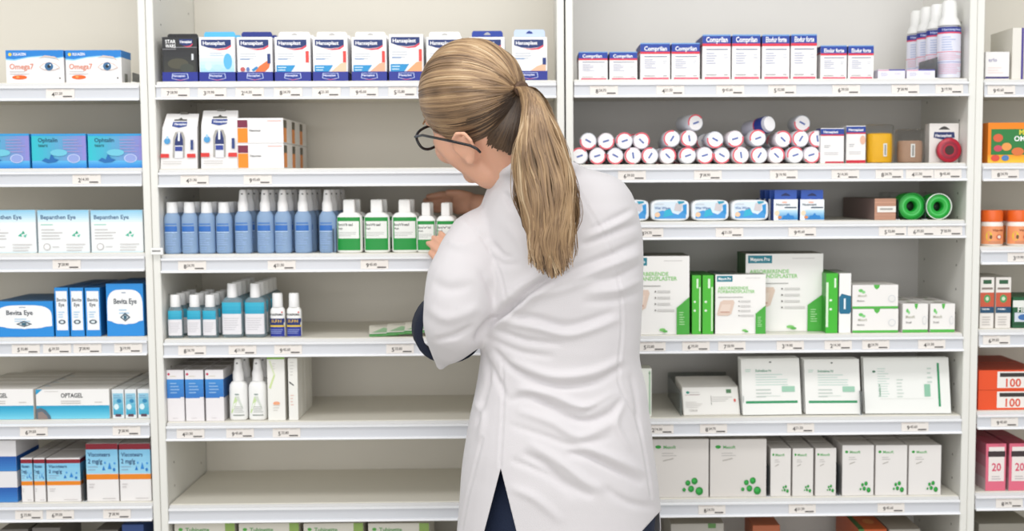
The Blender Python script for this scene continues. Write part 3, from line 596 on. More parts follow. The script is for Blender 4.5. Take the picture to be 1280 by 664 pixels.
for k, (j, dx, Yb, rz, sc, py) in enumerate([(5, .0165, .05, .25, 1, 167), (8, .0255, .03, .55, 1.08, 163), (10, .012, .06, 0, .95, 158), (2, -.0175, .1, 0, .9, 165)]):
    X, Z = upx[j][0] + dx, upx[j][1] + .031
    if k == 3: continue
    if k == 1: Z -= .004
    if k == 1:
        mb = MB(); r = .0172
        mb.lathe([(r * .92, 0), (r, .003), (r, .02), (r, .0201), (r, .066), (r * .9, .07)], mat('#b4b4c2', .3), 22)
        mb.lathe([(r + .0005, .006), (r + .0005, .028)], mat('#1d2f7c', .3), 22); mb.lathe([(r + .0006, .028), (r + .0006, .031)], mat('#b03048', .3), 22)
        mb.add([(r * .88 * math.cos(2 * PI * q / 20), r * .88 * math.sin(2 * PI * q / 20), -.0006) for q in range(20)], [list(range(20))], mat('#f4f3f5'))
        me = mb.build('bandage_roll'); data = me.data; bpy.data.objects.remove(me)
    else: data = roll_protos[k]
    o = link_mesh('bandage_roll', data, None, (X, Yb, Z + .002)); o.rotation_euler = (-PI / 2 - (.15 if k == 1 else 0), 0, rz)
    tag(o, ['bandage roll lying alone on top of the left pile', 'tilted bandage roll with navy band on top of the pile', 'dark ended bandage roll on top of the right pile'][k], 'bandage roll', 'bandage rolls piled on the right bay second shelf')
hb_ = [('r', 0, 0, 1, 1, '#eeecea'), ('r', 0, .82, 1, .98, '#1d3f94'), ('r', 0, .78, 1, .82, '#c83048'), ('t', 'Hansaplast', .12, .86, .07, '#ffffff', .76), ('l', .15, .5, .5, 2, .05, '#8a8a90'), ('l', .15, .85, .3, 2, .05, '#b4b0b4'), ('r', .2, 0, 1, .05, '#c83048')]
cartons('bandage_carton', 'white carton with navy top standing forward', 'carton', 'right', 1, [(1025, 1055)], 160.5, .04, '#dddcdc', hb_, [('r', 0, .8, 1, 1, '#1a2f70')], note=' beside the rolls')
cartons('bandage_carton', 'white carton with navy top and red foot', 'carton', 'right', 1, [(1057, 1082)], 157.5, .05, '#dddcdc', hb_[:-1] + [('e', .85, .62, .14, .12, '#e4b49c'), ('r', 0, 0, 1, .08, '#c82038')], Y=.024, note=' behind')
# yellow pack in clear bag
def bag(o, w, d, h, tint='#dfe3e6', flare=1.15):
    mb = MB(); rnd = random.Random(3); rings = []
    for q in range(7):
        t = q / 6; ring = []
        f = 1 + .03 * math.sin(t * 6) if t < .75 else 1 - (t - .75) * 1.0
        ff = (1 if t < .75 else flare - .1)
        for a in range(20):
            an = 2 * PI * a / 20; c, s = math.cos(an), math.sin(an)
            ring.append((w / 2 * ff * math.copysign(abs(c) ** .45, c) * (1 + rnd.uniform(-.03, .03)), d / 2 * f * (.25 if t > .9 else 1) * math.copysign(abs(s) ** .45, s), h * t + rnd.uniform(0, .003) * (t > .5)))
        rings.append(ring)
    mb.loft(rings, mat(tint, .06, trans=1.0, alpha=.35), smooth=True); mb.build('clear_bag', o)
c, zb, w, h = size_at('right', 1, 1086, 1117, 167, .02); o = empty('elastic_tape_pack', (c, .038, zb + .0004)); tag(o, 'bright yellow roll in a clear bag with white barcode sticker', 'pack')
mb = MB(); mb.lathe([(w * .46, .001), (w * .49, .004), (w * .5, h * .5), (w * .49, h - .003), (w * .44, h), (w * .2, h), (w * .2, h - .01)], mat('#eeb316', .6, .4, 120), 28, sy=.8, power=2.6)
mb.build('tape_roll', o); mb = MB(); mb.bevel_box(.003, -w * .42, h * .22, .0105, -w * .405, h * .66, mat('#eeeeea'), .0003); paint(mb, [('r', .3, .1, .75, .9, '#9a9894')], lambda u, v, l: (.003 + u * .0075, -w * .42 - l, h * (.22 + .44 * v)), .0075, h * .4); mb.build('sticker', o); bag(o, w * 1.12, w * 1.0, h * 1.28)
c, zb, w, h = size_at('right', 1, 1125, 1155, 176, .02); o = empty('elastic_tape_pack', (c, .038, zb + .0004)); tag(o, 'beige elastic bandage roll in a clear bag with white sticker', 'pack')
mb = MB(); mb.lathe([(w * .46, .001), (w * .49, .004), (w * .5, h * .5), (w * .49, h - .003), (w * .44, h)], mat('#b08f78', .8, .5, 150), 28, sy=.8, power=2.4)
mb.build('tape_roll', o); mb = MB(); mb.bevel_box(-.004, -w * .425, h * .25, .005, -w * .41, h * .85, mat('#eeeeea'), .0003); paint(mb, [('r', .3, .1, .75, .9, '#9a9894')], lambda u, v, l: (-.004 + u * .009, -w * .425 - l, h * (.25 + .6 * v)), .009, h * .6); mb.build('sticker', o); bag(o, w * 1.12, w * 1.0, h * 1.5, '#c8c6c2')
c, zb, w, h = size_at('right', 1, 1164, 1201, 154, .03); o = empty('sports_tape_card', (c, .045, zb + .0004)); tag(o, 'white hanging card box with dark red tape spool in front', 'pack')
mb = MB(); carton_mesh(mb, w, .03, h, '#e6e2de', [('p', [(.3, .84), (.4, .9), (.5, .93), (.6, .9), (.7, .84)], '#403c3a'), ('p', [(.14, .64), (.5, .58), (.86, .64), (.84, .78), (.16, .78)], '#1c2c66'), ('t', 'Hansaplast', .2, .66, .07, '#ffffff', .6), ('r', .84, .4, .92, .56, '#28407c')]); mb.build('carton', o)
mb = MB(); R_ = at(1187 + 15.5, 192, 0).x - at(1187, 192, 0).x; prof = [(R_ * .42, 0), (R_ * .95, 0), (R_, .002), (R_ * .96, .004), (R_ * .9, .006), (R_ * .9, .018), (R_ * .4, .018)]
mb.lathe(prof, mat('#b01c34', .3), 30); mb.lathe([(R_ * .5, -.0004), (R_ * .7, -.0006), (R_ * .72, -.0004)], mat('#8c1830', .3), 30, caps=False); mb.lathe([(R_ * .38, -.0010), (R_ * .1, -.0009)], mat('#3c2420', .6), 24)
q = mb.build('tape_spool', o); q.rotation_euler = (-PI / 2, 0, 0); q.location = (.005, -.02, R_ + .0002)
# third shelf: wipes
def wipes(px0, px1, k, Y, r=0):
    c, zb, w, h = size_at('right', 2, px0, px1, 250 + r, Y); o = empty('wet_wipe_pack', (c, Y, zb + .0004)); dd = .05
    mb = MB(); rings = []
    shape = [(.5 * math.copysign(abs(math.cos(a)) ** .42, math.cos(a)), .5 + .5 * math.copysign(abs(math.sin(a)) ** .42, math.sin(a))) for a in [2 * PI * q / 32 for q in range(32)]]
    for y, s in ((0, .9), (.002, .97), (.008, 1), (dd - .008, 1), (dd, .9)):
        rings.append([(x * w * s, y, h * .5 + (z - .5) * h * s) for x, z in shape])
    mb.loft(rings[::-1], mat('#f0f3f6', .3), smooth=False)
    inner = [(x * .86 + .5, .5 + (z - .5) * .82) for x, z in shape]
    art = [('p', inner, '#dbe8f2'), ('p', [(.1, .12), (.12, .4), (.3, .5), (.5, .42), (.7, .3), (.86, .55), (.91, .6), (.9, .12)], '#3f97d8'), ('p', [(.32, .18), (.36, .5), (.5, .6), (.58, .3)], '#2cb0d0'), ('e', .17, .3, .07, .12, '#ecc8a4'), ('p', [(.6, .5), (.64, .84), (.82, .84), (.78, .45)], '#cfc9cc'), ('p', [(.68, .93), (.72, .78), (.86, .86), (.86, .93)], '#1e9ab8'), ('p', [(.84, .4), (.82, .75), (.92, .8), (.92, .3)], '#1e8fd0'), ('t', 'Wet Wipes', .1, .56, .12, '#5c80b0', .4), ('l', .1, .4, .8, 1, .1, '#b4bcc8')]
    paint(mb, art, lambda u, v, l: (-w / 2 + u * w, -.0003 - l, v * h), w, h); mb.build('pack', o)
    tag(o, 'rounded white and blue wet wipe pack, %s%s' % (['half hidden by the white coat', 'second from the coat', 'third from the coat', 'fourth from the coat'][k], ', back row' if r else ''), 'wipe pack', 'wet wipe packs on the right bay third shelf')
for k, (a, b) in enumerate([(764, 811.5), (813.5, 862), (864.5, 911.5), (914, 961)]):
    wipes(a, b, k, .012); wipes(a - 1 + (633 - a) * .025 * -0, b, k, .075, 0) if False else None
def no_tab(k, o, w, d, h):
    mb = MB(); c = mat('#1d4fae', .4); hh = .019; x = w / 2 - .002
    mb.add([(-x, .002, h), (x, .002, h), (x, .002, h + hh), (-x, .002, h + hh), (-x, .0035, h), (x, .0035, h), (x, .0035, h + hh), (-x, .0035, h + hh)], [(0, 1, 2, 3), (7, 6, 5, 4), (3, 2, 6, 7), (0, 3, 7, 4), (1, 5, 6, 2)], c)
    mb.add([(-.01, .0015, h + .007), (.01, .0015, h + .007), (.007, .0015, h + .010), (0, .0015, h + .013), (-.007, .0015, h + .010)], [(0, 1, 2, 3, 4)], mat('#12245c'))
    mb.build('hang_tab', o)
nor = [('r', 0, 0, 1, 1, '#eef2f4'), ('g', .2, .03, 1, .5, '#2a86cc', '#cfe6f2', 6), ('e', .45, .86, .12, .04, '#f0b4a0'), ('t', 'Nozovent', .1, .7, .12, '#3c4c5c', .74), ('r', .45, .58, .95, .64, '#4c5c6c'), ('e', .14, .35, .1, .12, '#f0d8b8'), ('e', .25, .15, .08, .07, '#d88a50'), ('p', [(.35, .08), (.4, .22), (.52, .24), (.6, .36), (.68, .24), (.82, .22), (.86, .08)], '#1f7fc8')]
cartons('nasal_strip_box', 'small white box with blue hanging tab', 'box', 'right', 2, [(966.5, 997.5), (999.5, 1030.5)], 249.5, .035, '#1d4fae', nor, tab=no_tab, rows=4, drift=-.003)
# brown roll box, green rolls in clear cases
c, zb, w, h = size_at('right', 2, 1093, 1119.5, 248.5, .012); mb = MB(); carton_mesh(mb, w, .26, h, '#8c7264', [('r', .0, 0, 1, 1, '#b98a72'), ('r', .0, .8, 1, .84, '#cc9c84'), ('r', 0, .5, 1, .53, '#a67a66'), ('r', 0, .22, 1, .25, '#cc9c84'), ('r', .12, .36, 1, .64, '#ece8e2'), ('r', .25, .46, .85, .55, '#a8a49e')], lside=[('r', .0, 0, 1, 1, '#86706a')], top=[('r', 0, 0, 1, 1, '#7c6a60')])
tag(mb.build('elastic_bandage_pack', None, (c, .012, zb + .0004)), 'long brown boxed elastic bandage with white sticker on its end', 'box')
for k, (px, py, rp) in enumerate([(1140, 263, 16.5), (1173.5, 262, 16)]):
    c, zb, w, h = size_at('right', 2, px - rp, px + rp, 263 - rp + .5, .014); R_ = w / 2; o = empty('green_tape_roll', (c, .014, zb + .0006))
    mb = MB(); g = mat('#1fa338', .4)
    prof = [(R_ * .38, .05), (R_ * .38, .002), (R_ * .45, .0), (R_ * .9, .0), (R_ * .97, .002), (R_ * .97, .05)]; mb.lathe(prof, g, 30, caps=False)
    mb.lathe([(R_ * .97, .05), (R_ * .37, .05), (R_ * .37, .02), (R_ * .02, .02)], mat('#0f2416', .6), 24, caps=False); mb.lathe([(R_ * .62, -.0003), (R_ * .68, -.0008), (R_ * .72, -.0003)], mat('#4cc460', .4), 30, caps=False)
    q = mb.build('spool', o); q.rotation_euler = (-PI / 2, 0, 0); q.location = (0, .003, R_)
    mb = MB(); mb.lathe([(R_ * .96, 0), (R_ * 1.02, .0), (R_ * 1.02, .003), (R_ * .96, .003)], mat('#eaf6ea' if k else '#1f9638', .3), 30, caps=False); q = mb.build('rim', o); q.rotation_euler = (-PI / 2, 0, 0); q.location = (0, 0, R_)
    mb = MB(); mb.bevel_box(-R_ - .001, .054, 0, R_ + .001, .15, 2 * R_ + .001, mat('#c9d2cc', .08, trans=1, alpha=.4), .003, 2); mb.build('clear_case', o)
    tag(o, 'green adhesive tape roll in clear case, %s' % ('with dark green rim, left one' if k == 0 else 'with white rim, nearest the upright'), 'tape roll', 'green tape rolls')
# fourth shelf: dressings
GR = '#43a838'
def mep(txt_shift=0, small=False):
    s = txt_shift
    return [('r', 0, 0, 1, 1, '#f1efec'), ('r', 0.03 + s, .88, .34 + s, .98, '#0e7c8e'), ('t', 'Mepore Pro', .06 + s, .91, .045, '#ffffff', .25), ('l', .6, .95, .94, 1, .02, '#b4b0ac'),
            ('t', 'ABSORBERENDE', .05, .75, .05, '#8fcc7c', .68), ('t', 'FORBANDSPLASTER', .05, .69, .05, '#8fcc7c', .84), ('l', .05, .7, .62, 1, .03, '#77736f'),
            ('p', [(.03, .33), (.1, .54), (.16, .57), (.36, .57), (.38, .53), (.32, .34), (.26, .31), (.06, .31)], '#e0c8b8'), ('p', [(.08, .38), (.13, .5), (.31, .5), (.28, .38)], '#e8d4c6'), ('p', [(.1, .36), (.29, .36), (.28, .38), (.1, .38)], '#c89c8c'),
            ('l', .5, .8, .55, 4, .08, '#c4c0bc'), ('r', .46, .54, .48, .56, '#6c6864'), ('r', .46, .46, .48, .48, '#6c6864'), ('r', .46, .38, .48, .4, '#6c6864'), ('r', .46, .3, .48, .32, '#6c6864'),
            ('e', .58, .06, .05, .02, '#7cc468'), ('e', .62, .04, .04, .015, '#58b04c'), ('p', [(.8, 0), (.8, .34), (1, .48), (1, 0)], GR), ('l', .84, .93, .28, 6, .03, '#8cd47c')]
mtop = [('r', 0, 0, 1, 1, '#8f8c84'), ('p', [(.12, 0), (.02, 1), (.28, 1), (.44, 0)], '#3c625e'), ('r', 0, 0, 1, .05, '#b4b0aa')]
cartons('dressing_carton', 'largest white dressing carton, beside the woman', 'carton', 'right', 3, [(781, 862)], 320.5, .12, '#3f9038', mep(), rows=1, top=mtop)
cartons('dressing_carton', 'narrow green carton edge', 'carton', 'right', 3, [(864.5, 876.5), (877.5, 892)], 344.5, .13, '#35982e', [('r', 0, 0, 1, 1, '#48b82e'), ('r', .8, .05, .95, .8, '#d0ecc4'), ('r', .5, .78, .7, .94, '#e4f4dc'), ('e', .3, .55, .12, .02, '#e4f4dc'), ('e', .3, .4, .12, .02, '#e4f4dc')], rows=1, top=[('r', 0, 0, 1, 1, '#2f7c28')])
cartons('dressing_carton', 'medium white dressing carton with green corner', 'carton', 'right', 3, [(893.5, 957)], 343.5, .034, '#347c30', mep(), rows=1, top=mtop)
cartons('dressing_carton', 'white dressing carton behind the medium one', 'carton', 'right', 3, [(894, 928)], 344, .12, '#347c30', [('r', 0, 0, 1, 1, '#f1efec')], top=mtop, Y=.05)
cartons('dressing_carton', 'tall white dressing carton with green corner', 'carton', 'right', 3, [(931, 1028.5)], 317.5, .1, '#2f7430', mep(), rows=1, top=mtop, Y=.05, lside=[('r', 0, 0, 1, 1, '#36683a'), ('r', .3, 0, .34, 1, '#8cae88'), ('r', .55, 0, .59, 1, '#8cae88'), ('r', .8, 0, .84, 1, '#8cae88')])
cartons('dressing_carton', 'narrow bright green carton', 'carton', 'right', 3, [(1031.5, 1047)], 342, .12, '#35982e', [('r', 0, 0, 1, 1, '#3fb62c'), ('r', 0, .1, .2, .85, '#d8ecd0'), ('r', .7, .76, .85, .92, '#e4f4dc'), ('e', .4, .55, .12, .02, '#e4f4dc'), ('e', .4, .4, .12, .02, '#e4f4dc')], rows=1, top=[('r', 0, 0, 1, 1, '#3a8c32')])
cartons('dressing_carton', 'narrow white carton with teal patch', 'carton', 'right', 3, [(1048, 1063.5)], 342, .12, '#e4e4de', [('r', 0, 0, 1, 1, '#f2f1ee'), ('p', [(0, .36), (.1, .32), (.9, .32), (1, .36), (1, .62), (.2, .66), (0, .6)], '#0f6b8c'), ('r', .4, .4, .55, .58, '#e8f2f6')], rows=1, top=[('r', 0, 0, 1, 1, '#a4a8a0')])
ml = [('r', 0, 0, 1, 1, '#efece9'), ('r', 0, 0, 1, .1, '#54b548'), ('p', [(.46, 1), (.48, .88), (.53, .8), (.58, .88), (.6, 1)], '#54b548'), ('e', .18, .76, .05, .07, '#6cc468'), ('e', .24, .7, .04, .06, '#8cd488'), ('t', 'Mesoft', .12, .5, .1, '#b9b8a8', .36), ('t', 'Medium', .1, .3, .07, '#8c8a88', .2), ('e', .86, .42, .08, .15, '#d4d6d8'), ('e', .86, .42, .065, .12, '#ebe9e6')]
for q in range(2):
    cx, zb, w, h = size_at('right', 3, 1065.5, 1122.5, 386.5, .014)
    mb = MB(); carton_mesh(mb, w, .1, h, '#e6e3e0', ml, top=[('r', 0, 0, 1, 1, '#dedbd6')]); o = mb.build('swab_carton', None, (cx - .001 * q, .014, zb + q * (h + .0006) + .0004), .01 * q)
    tag(o, 'wide white swab carton with green base line, %s of the stacked pair' % ('upper' if q else 'lower'), 'carton', 'stacked swab cartons')
cartons('swab_carton', 'small square white swab carton', 'carton', 'right', 3, [(1127.5, 1160), (1162, 1193.5)], 380, .055, '#e6e3e0', [a if a[0] != 't' or a[1] != 'Medium' else ('t', 'Small', .12, .32, .07, '#8c8a88', .25) for a in ml], top=[('e', .5, .5, .3, .3, '#c9c6bc'), ('e', .5, .5, .2, .2, '#a8a69c')], rows=3)
# fifth shelf
cartons('swab_pack', 'slim white pack upright beside the coat', 'pack', 'right', 4, [(800, 815)], 461, .05, '#e9ebe2', [('r', .75, .05, .9, .95, '#a8c4a8'), ('e', .8, .9, .06, .02, '#4c7c54')])
c, zb, w, h = size_at('right', 4, 853, 928, 490, .02); o = empty('sachet_dispenser', (c, .02, zb + .0004)); tag(o, 'clear open dispenser box left of the sachet pile', 'dispenser')
cl = mat('#9ea6a6', .1, trans=.9, alpha=.55)
mb = MB(); mb.box(-w / 2 - .004, .0, 0, -w / 2 - .002, .24, h * .95, mat('#9aa4a4', .15, trans=.5, alpha=.7)); mb.build('side_wall', o); mb = MB(); mb.box(-w / 2 - .004, .24, 0, w / 2 + .003, .242, h * 1.1, cl); mb.build('rear_wall', o); mb = MB(); mb.box(w / 2 + .001, .0, 0, w / 2 + .003, .24, h * .8, cl); mb.build('side_wall', o)
sa = [('r', .02, .02, .98, .98, '#eceae5'), ('e', .1, .8, .03, .05, '#2e8c7c'), ('l', .13, .34, .8, 2, .07, '#b8b4b0'), ('r', .78, .76, .87, .9, '#4c7c54'), ('r', .05, .7, .3, .72, '#c0a8a8'), ('r', .5, .35, .51, .68, '#9c9894'), ('l', .52, .9, .62, 3, .07, '#b8b4ae'), ('e', .92, .5, .02, .06, '#d85c54'), ('l', .05, .35, .45, 4, .06, '#d0ccc6'), ('t', '7,5X10', .1, .12, .07, '#b0aca6', .2)]
for k in range(10):
    mb = MB(); hh = .062; ww = w * .95
    mb.bevel_box(-ww / 2, 0, 0, ww / 2, .0042, hh, mat('#e8e5de', .4), .0012)
    paint(mb, sa if k == 0 else [('r', .7, .86, .82, .92, '#6c6864')], lambda u, v, l: (-ww / 2 + u * ww, -l, v * hh), ww, hh)
    o = mb.build('dressing_sachet', None, (c + random.uniform(-.0008, .0008), .022 + k * .0125, zb + .0012 + .0012 * k)); o.rotation_euler = (-.5 - .02 * k, 0, random.uniform(-.03, .03))
    tag(o, 'white paper dressing sachet leaning in the dispenser, %s' % ('foremost' if k == 0 else NTH[k] + ' from the front'), 'sachet', 'dressing sachets leaning in the dispenser')
def sol(wide=False):
    if wide:
        return [('r', 0, 0, 1, 1, '#edeeea'), ('l', .16, .3, .8, 12, .045, '#b4cfc0'), ('e', .12, .75, .02, .02, '#2c6c4c'), ('t', 'Solvaline N', .19, .3, .035, '#3c8c64', .36, 'up'), ('r', .86, .12, .885, .9, '#22915c'), ('l', .38, .46, .6, 6, .06, '#b8c8bc'), ('r', .7, .3, .77, .52, '#8cc0a4'), ('l', .74, .8, .8, 4, .08, '#b4c8bc'), ('r', .18, .26, .8, .265, '#d4d6d0')]
    return [('r', 0, 0, 1, 1, '#eeeeea'), ('r', .06, .2, .94, .245, '#22915c'), ('l', .07, .18, .8, 2, .03, '#8cc4a8'), ('t', 'Solvaline N', .24, .76, .045, '#3c8c6c', .52), ('l', .24, .82, .71, 5, .045, '#b0cfc0'), ('l', .24, .5, .44, 3, .06, '#a8b8ac'), ('r', .68, .4, .9, .5, '#9cc8b0'), ('l', .3, .8, .33, 1, .03, '#c4d4c8'), ('e', .5, .93, .02, .012, '#3c4440')]
for k, (x0, x1, yt, rz, wd) in enumerate([(925, 998, 446, .03, 0), (1003, 1071, 447, -.02, 0), (1079, 1184, 445, -.03, 1)]):
    for r in range(3 if not wd else 2):
        c2, zb, w, h = size_at('right', 4, x0, x1, yt, .05); h *= .99
        mb = MB(); n = 6
        mb.bevel_box(-w / 2, 0, 0, w / 2, .006, h, mat('#e9eae5', .35), .002, 2)
        paint(mb, sol(bool(wd)), lambda u, v, l: (-w / 2 + u * w, -l, v * h), w, h)
        o = mb.build('gauze_pack', None, (c2 + (0 if not wd else -.004), .016 + r * .017, zb + .0018)); o.rotation_euler = (-.24, 0, rz)
        tag(o, '%s, %s' % (['upright white gauze pack with green stripe, left of two', 'upright white gauze pack with green stripe, right of two', 'wide white gauze pack turned sideways with vertical green stripe'][k], ('front one', 'second one', 'third one')[r]), 'gauze pack', 'leaning white and green gauze packs')
# sixth shelf
def dots(cx, cy, s, a=1.0):
    out = []
    for dx, dy, r in ((0, .62, .2), (-.42, .5, .16), (-.22, .1, .19), (.3, -.05, .24), (-.66, .05, .11)):
        out += [('e', cx + dx * s, cy + dy * s * a, r * s, r * s * a * 1.15, '#178a30'), ('e', cx + dx * s - r * s * .15, cy + dy * s * a + r * s * a * .2, r * s * .6, r * s * a * .6, '#2fae46')]
    return out
def mes(big, a):
    return [('r', 0, 0, 1, 1, '#ded9d4'), ('e', .14 if big else .13, .87, .05, .03 if big else .028, '#2a9c38'), ('t', 'Mesoft', .23, .84, .055, '#58aa5c', .32 if big else .46), ('l', .2, .5, .76, 2, .04, '#a8a29c'), ('p', [(.22, .62), (.4, .66), (.4, .68), (.22, .64)], '#b8b2ac')] + dots(.76, .12, .27, a)
cartons('swab_carton', 'large white swab carton with green dots', 'carton', 'right', 5, [(812, 886), (887, 958)], 549.5, .1, '#d9d4ce', mes(True, .95), rows=1, Y=.012)
cartons('swab_carton', 'narrow white swab carton with green dots', 'carton', 'right', 5, [(962.5, 988.5), (990, 1016.5), (1018.5, 1045)], 561, .07, '#e4e0dc', [('r', 0, 0, 1, 1, '#e6e2de')] + mes(False, .5)[1:], rows=3)
cartons('swab_carton', 'square white swab carton with green dots', 'carton', 'right', 5, [(1052, 1092), (1093.5, 1133.5), (1135, 1176)], 557, .075, '#e4e0dc', [('r', 0, 0, 1, 1, '#e8e4e1')] + mes(False, .7)[1:], rows=3)
cartons('medicine_carton', 'grey white carton just below the sixth shelf', 'carton', 'right', 6, [(838, 905)], 655, .14, '#b8b4ac', [('r', .7, .9, .85, 1, '#5c8c4c')], Y=.06)
cartons('medicine_carton', 'orange brown carton just below the sixth shelf', 'carton', 'right', 6, [(940, 975, 657)], 657, .1, '#b0603c', [], Y=.06)
cartons('medicine_carton', 'carton with orange and green lid partly below frame', 'carton', 'right', 6, [(1072, 1108)], 662, .2, '#c05a2c', [('r', 0, .9, .2, 1, '#4c7c3c')], top=[('r', 0, 0, .2, 1, '#3f6c38'), ('r', .2, 0, 1, 1, '#c4602c'), ('e', .6, .3, .2, .1, '#d8884c')], Y=.03)
cartons('medicine_carton', 'pale grey carton partly below frame beside orange lid', 'carton', 'right', 6, [(1110, 1150)], 662, .2, '#a8a29a', [], top=[('r', 0, 0, 1, 1, '#a39c92')], Y=.03)

# ---- far right bay
cartons('ointment_carton', 'low white carton with purple base line', 'carton', 'far right', 0, [(1231, 1262)], 65, .05, '#eceae8', [('r', .0, .03, .98, .1, '#3c3470'), ('t', 'erlo', .12, .64, .14, '#9c98b4', .5), ('l', .1, .8, .42, 3, .09, '#e8cfc8')])
cartons('ointment_carton', 'tall white carton with purple side', 'carton', 'far right', 0, [(1264, 1279)], 35, .12, '#e6e2da', [('r', .8, 0, 1, 1, '#4a3c8c')], lside=[('r', 0, 0, 1, 1, '#e4e0d6')])
mu = [('r', 0, 0, 1, 1, '#f0860e'), ('g', 0, 0, 1, .2, '#f8c83c', '#f09a1c', 4), ('r', .05, .2, 1, .84, '#2a7c3c'), ('t', 'Multi', .5, .7, .13, '#e4dc4c', .32), ('t', 'OMEGA3', .42, .54, .13, '#ffffff', .5), ('e', .16, .62, .08, .1, '#d8603c'), ('e', .3, .4, .08, .1, '#e89c50'), ('e', .16, .36, .07, .08, '#c84c5c'), ('e', .48, .28, .1, .1, '#d8743c'), ('e', .12, .12, .07, .08, '#d84c3c'), ('e', .28, .12, .06, .07, '#4c7cb8'), ('e', .7, .3, .1, .1, '#e8b84c'), ('l', .6, .9, .92, 1, .05, '#8c4c10')]
cartons('vitamin_carton', 'orange and green fish oil carton', 'carton', 'far right', 1, [(1234, 1312)], 153.5, .05, '#ee8a1a', mu)
def jar(bayrow, px, wd, Y, lab):
    c, zb, w, h = size_at('far right', 2, px - wd / 2, px + wd / 2, 263, Y); o = empty('vitamin_jar', (c, Y, zb + .0004)); R_ = w / 2
    mb = MB(); mb.lathe([(R_ * .92, 0), (R_, .003), (R_, h * .6), (R_ * .94, h * .66), (R_ * .9, h * .68)], mat('#f1ece4', .35), 26); mb.build('body', o)
    mb = MB(); mb.lathe([(R_ * .96, h * .68), (R_ * .98, h * .7), (R_ * .98, h * .95), (R_ * .9, h)], mat('#e8641c', .4), 30); mb.build('lid', o)
    mb = MB(); mp = lambda u, v, l: ((R_ + .0005 + l) * math.cos(-PI / 2 + (u - .5) * 2.8), (R_ + .0005 + l) * math.sin(-PI / 2 + (u - .5) * 2.8), h * (.05 + .5 * v))
    paint(mb, [('r', 0, 0, 1, 1, '#ec9a68'), ('e', .3, .45, .1, .26, '#e8c43c'), ('e', .36, .4, .04, .12, '#6c4c28'), ('t', 'Vita-min', .4, .72, .13, '#8c3c20', .4), ('e', .62, .4, .1, .14, '#d0583c'), ('e', .62, .4, .06, .09, '#ece4d4'), ('l', .3, .8, .14, 2, .08, '#a85a38')], mp, 2 * R_, h * .5, sub=14); mb.build('label', o)
    tag(o, lab, 'jar', 'vitamin jars with orange lids')
jar(0, 1239, 27, .035, 'white jar with orange lid and label, nearest the upright'); jar(0, 1272, 28, .035, 'white jar with orange lid and label, at the photo right edge')
jar(1, 1234, 25, .1, 'orange lidded jar in the back row, left one'); jar(1, 1262, 25, .1, 'orange lidded jar in the back row, middle one'); jar(1, 1288, 25, .1, 'orange lidded jar in the back row, right one')
pf = [('r', 0, 0, 1, 1, '#ebe6e0'), ('r', .2, .87, .8, .95, '#2c5c3c'), ('r', .1, .76, .9, .8, '#8c8078'), ('r', 0, .42, 1, .7, '#c8583c'), ('e', .5, .58, .24, .08, '#4c9c5c'), ('e', .5, .58, .12, .04, '#cfe0c0'), ('r', 0, .3, 1, .42, '#1c4c6c'), ('t', 'THERMA', .1, .36, .03, '#ffffff', .8), ('l', .15, .85, .22, 4, .05, '#b0a8a0')]
cartons('herbal_carton', 'white carton with red band', 'carton', 'far right', 3, [(1224, 1242), (1243.5, 1263)], 347, .06, '#e2ddd6', pf, rows=2)
cartons('herbal_carton', 'dark green carton with white panel', 'carton', 'far right', 3, [(1265, 1310)], 372, .06, '#1f5c38', [('r', 0, .68, 1, .9, '#e6e8e2'), ('t', 'FIB', .14, .52, .18, '#f0f0ea', .8), ('r', .05, .2, .6, .5, '#cfd8e0'), ('e', .3, .35, .15, .1, '#3c6ca8'), ('r', 0, .1, 1, .16, '#1a4a2e')], rows=2)
oc = [('r', 0, 0, 1, 1, '#e8501e'), ('r', .3, .1, 1.0, .93, '#efeae4'), ('r', .34, .66, .78, .86, '#33302e'), ('t', '100', .44, .16, .42, '#dc4a24', .4), ('l', .84, .98, .7, 4, .16, '#a89c94')]
for q in range(2):
    cx, zb, w, h = size_at('far right', 4, 1222.5, 1300, 488, .012)
    for r in range(2):
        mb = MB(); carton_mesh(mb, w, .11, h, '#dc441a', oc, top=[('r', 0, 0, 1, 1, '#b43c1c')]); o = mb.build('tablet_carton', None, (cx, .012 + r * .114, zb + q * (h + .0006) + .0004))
        tag(o, 'orange tablet carton with number 100, %s of stack, %s row' % (('lower', 'upper')[q], ('front', 'back')[r]), 'carton', 'orange tablet cartons')
pk = [('r', 0, 0, 1, 1, '#e06c84'), ('r', .14, .2, .92, .93, '#eee6e2'), ('r', .1, .72, .96, .84, '#3a2e30'), ('t', '20', .3, .42, .17, '#d84468', .46), ('l', .3, .8, .3, 2, .05, '#a89ca0'), ('l', .6, .9, .97, 1, .03, '#8c3c4c')]
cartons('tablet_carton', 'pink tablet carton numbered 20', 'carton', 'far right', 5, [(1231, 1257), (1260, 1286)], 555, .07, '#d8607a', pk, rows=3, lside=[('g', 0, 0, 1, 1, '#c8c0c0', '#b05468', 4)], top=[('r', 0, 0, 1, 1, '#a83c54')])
cartons('medicine_carton', 'grey white carton lying low at far right', 'carton', 'far right', 6, [(1222, 1290)], 655, .2, '#9c988e', [], Y=.05)

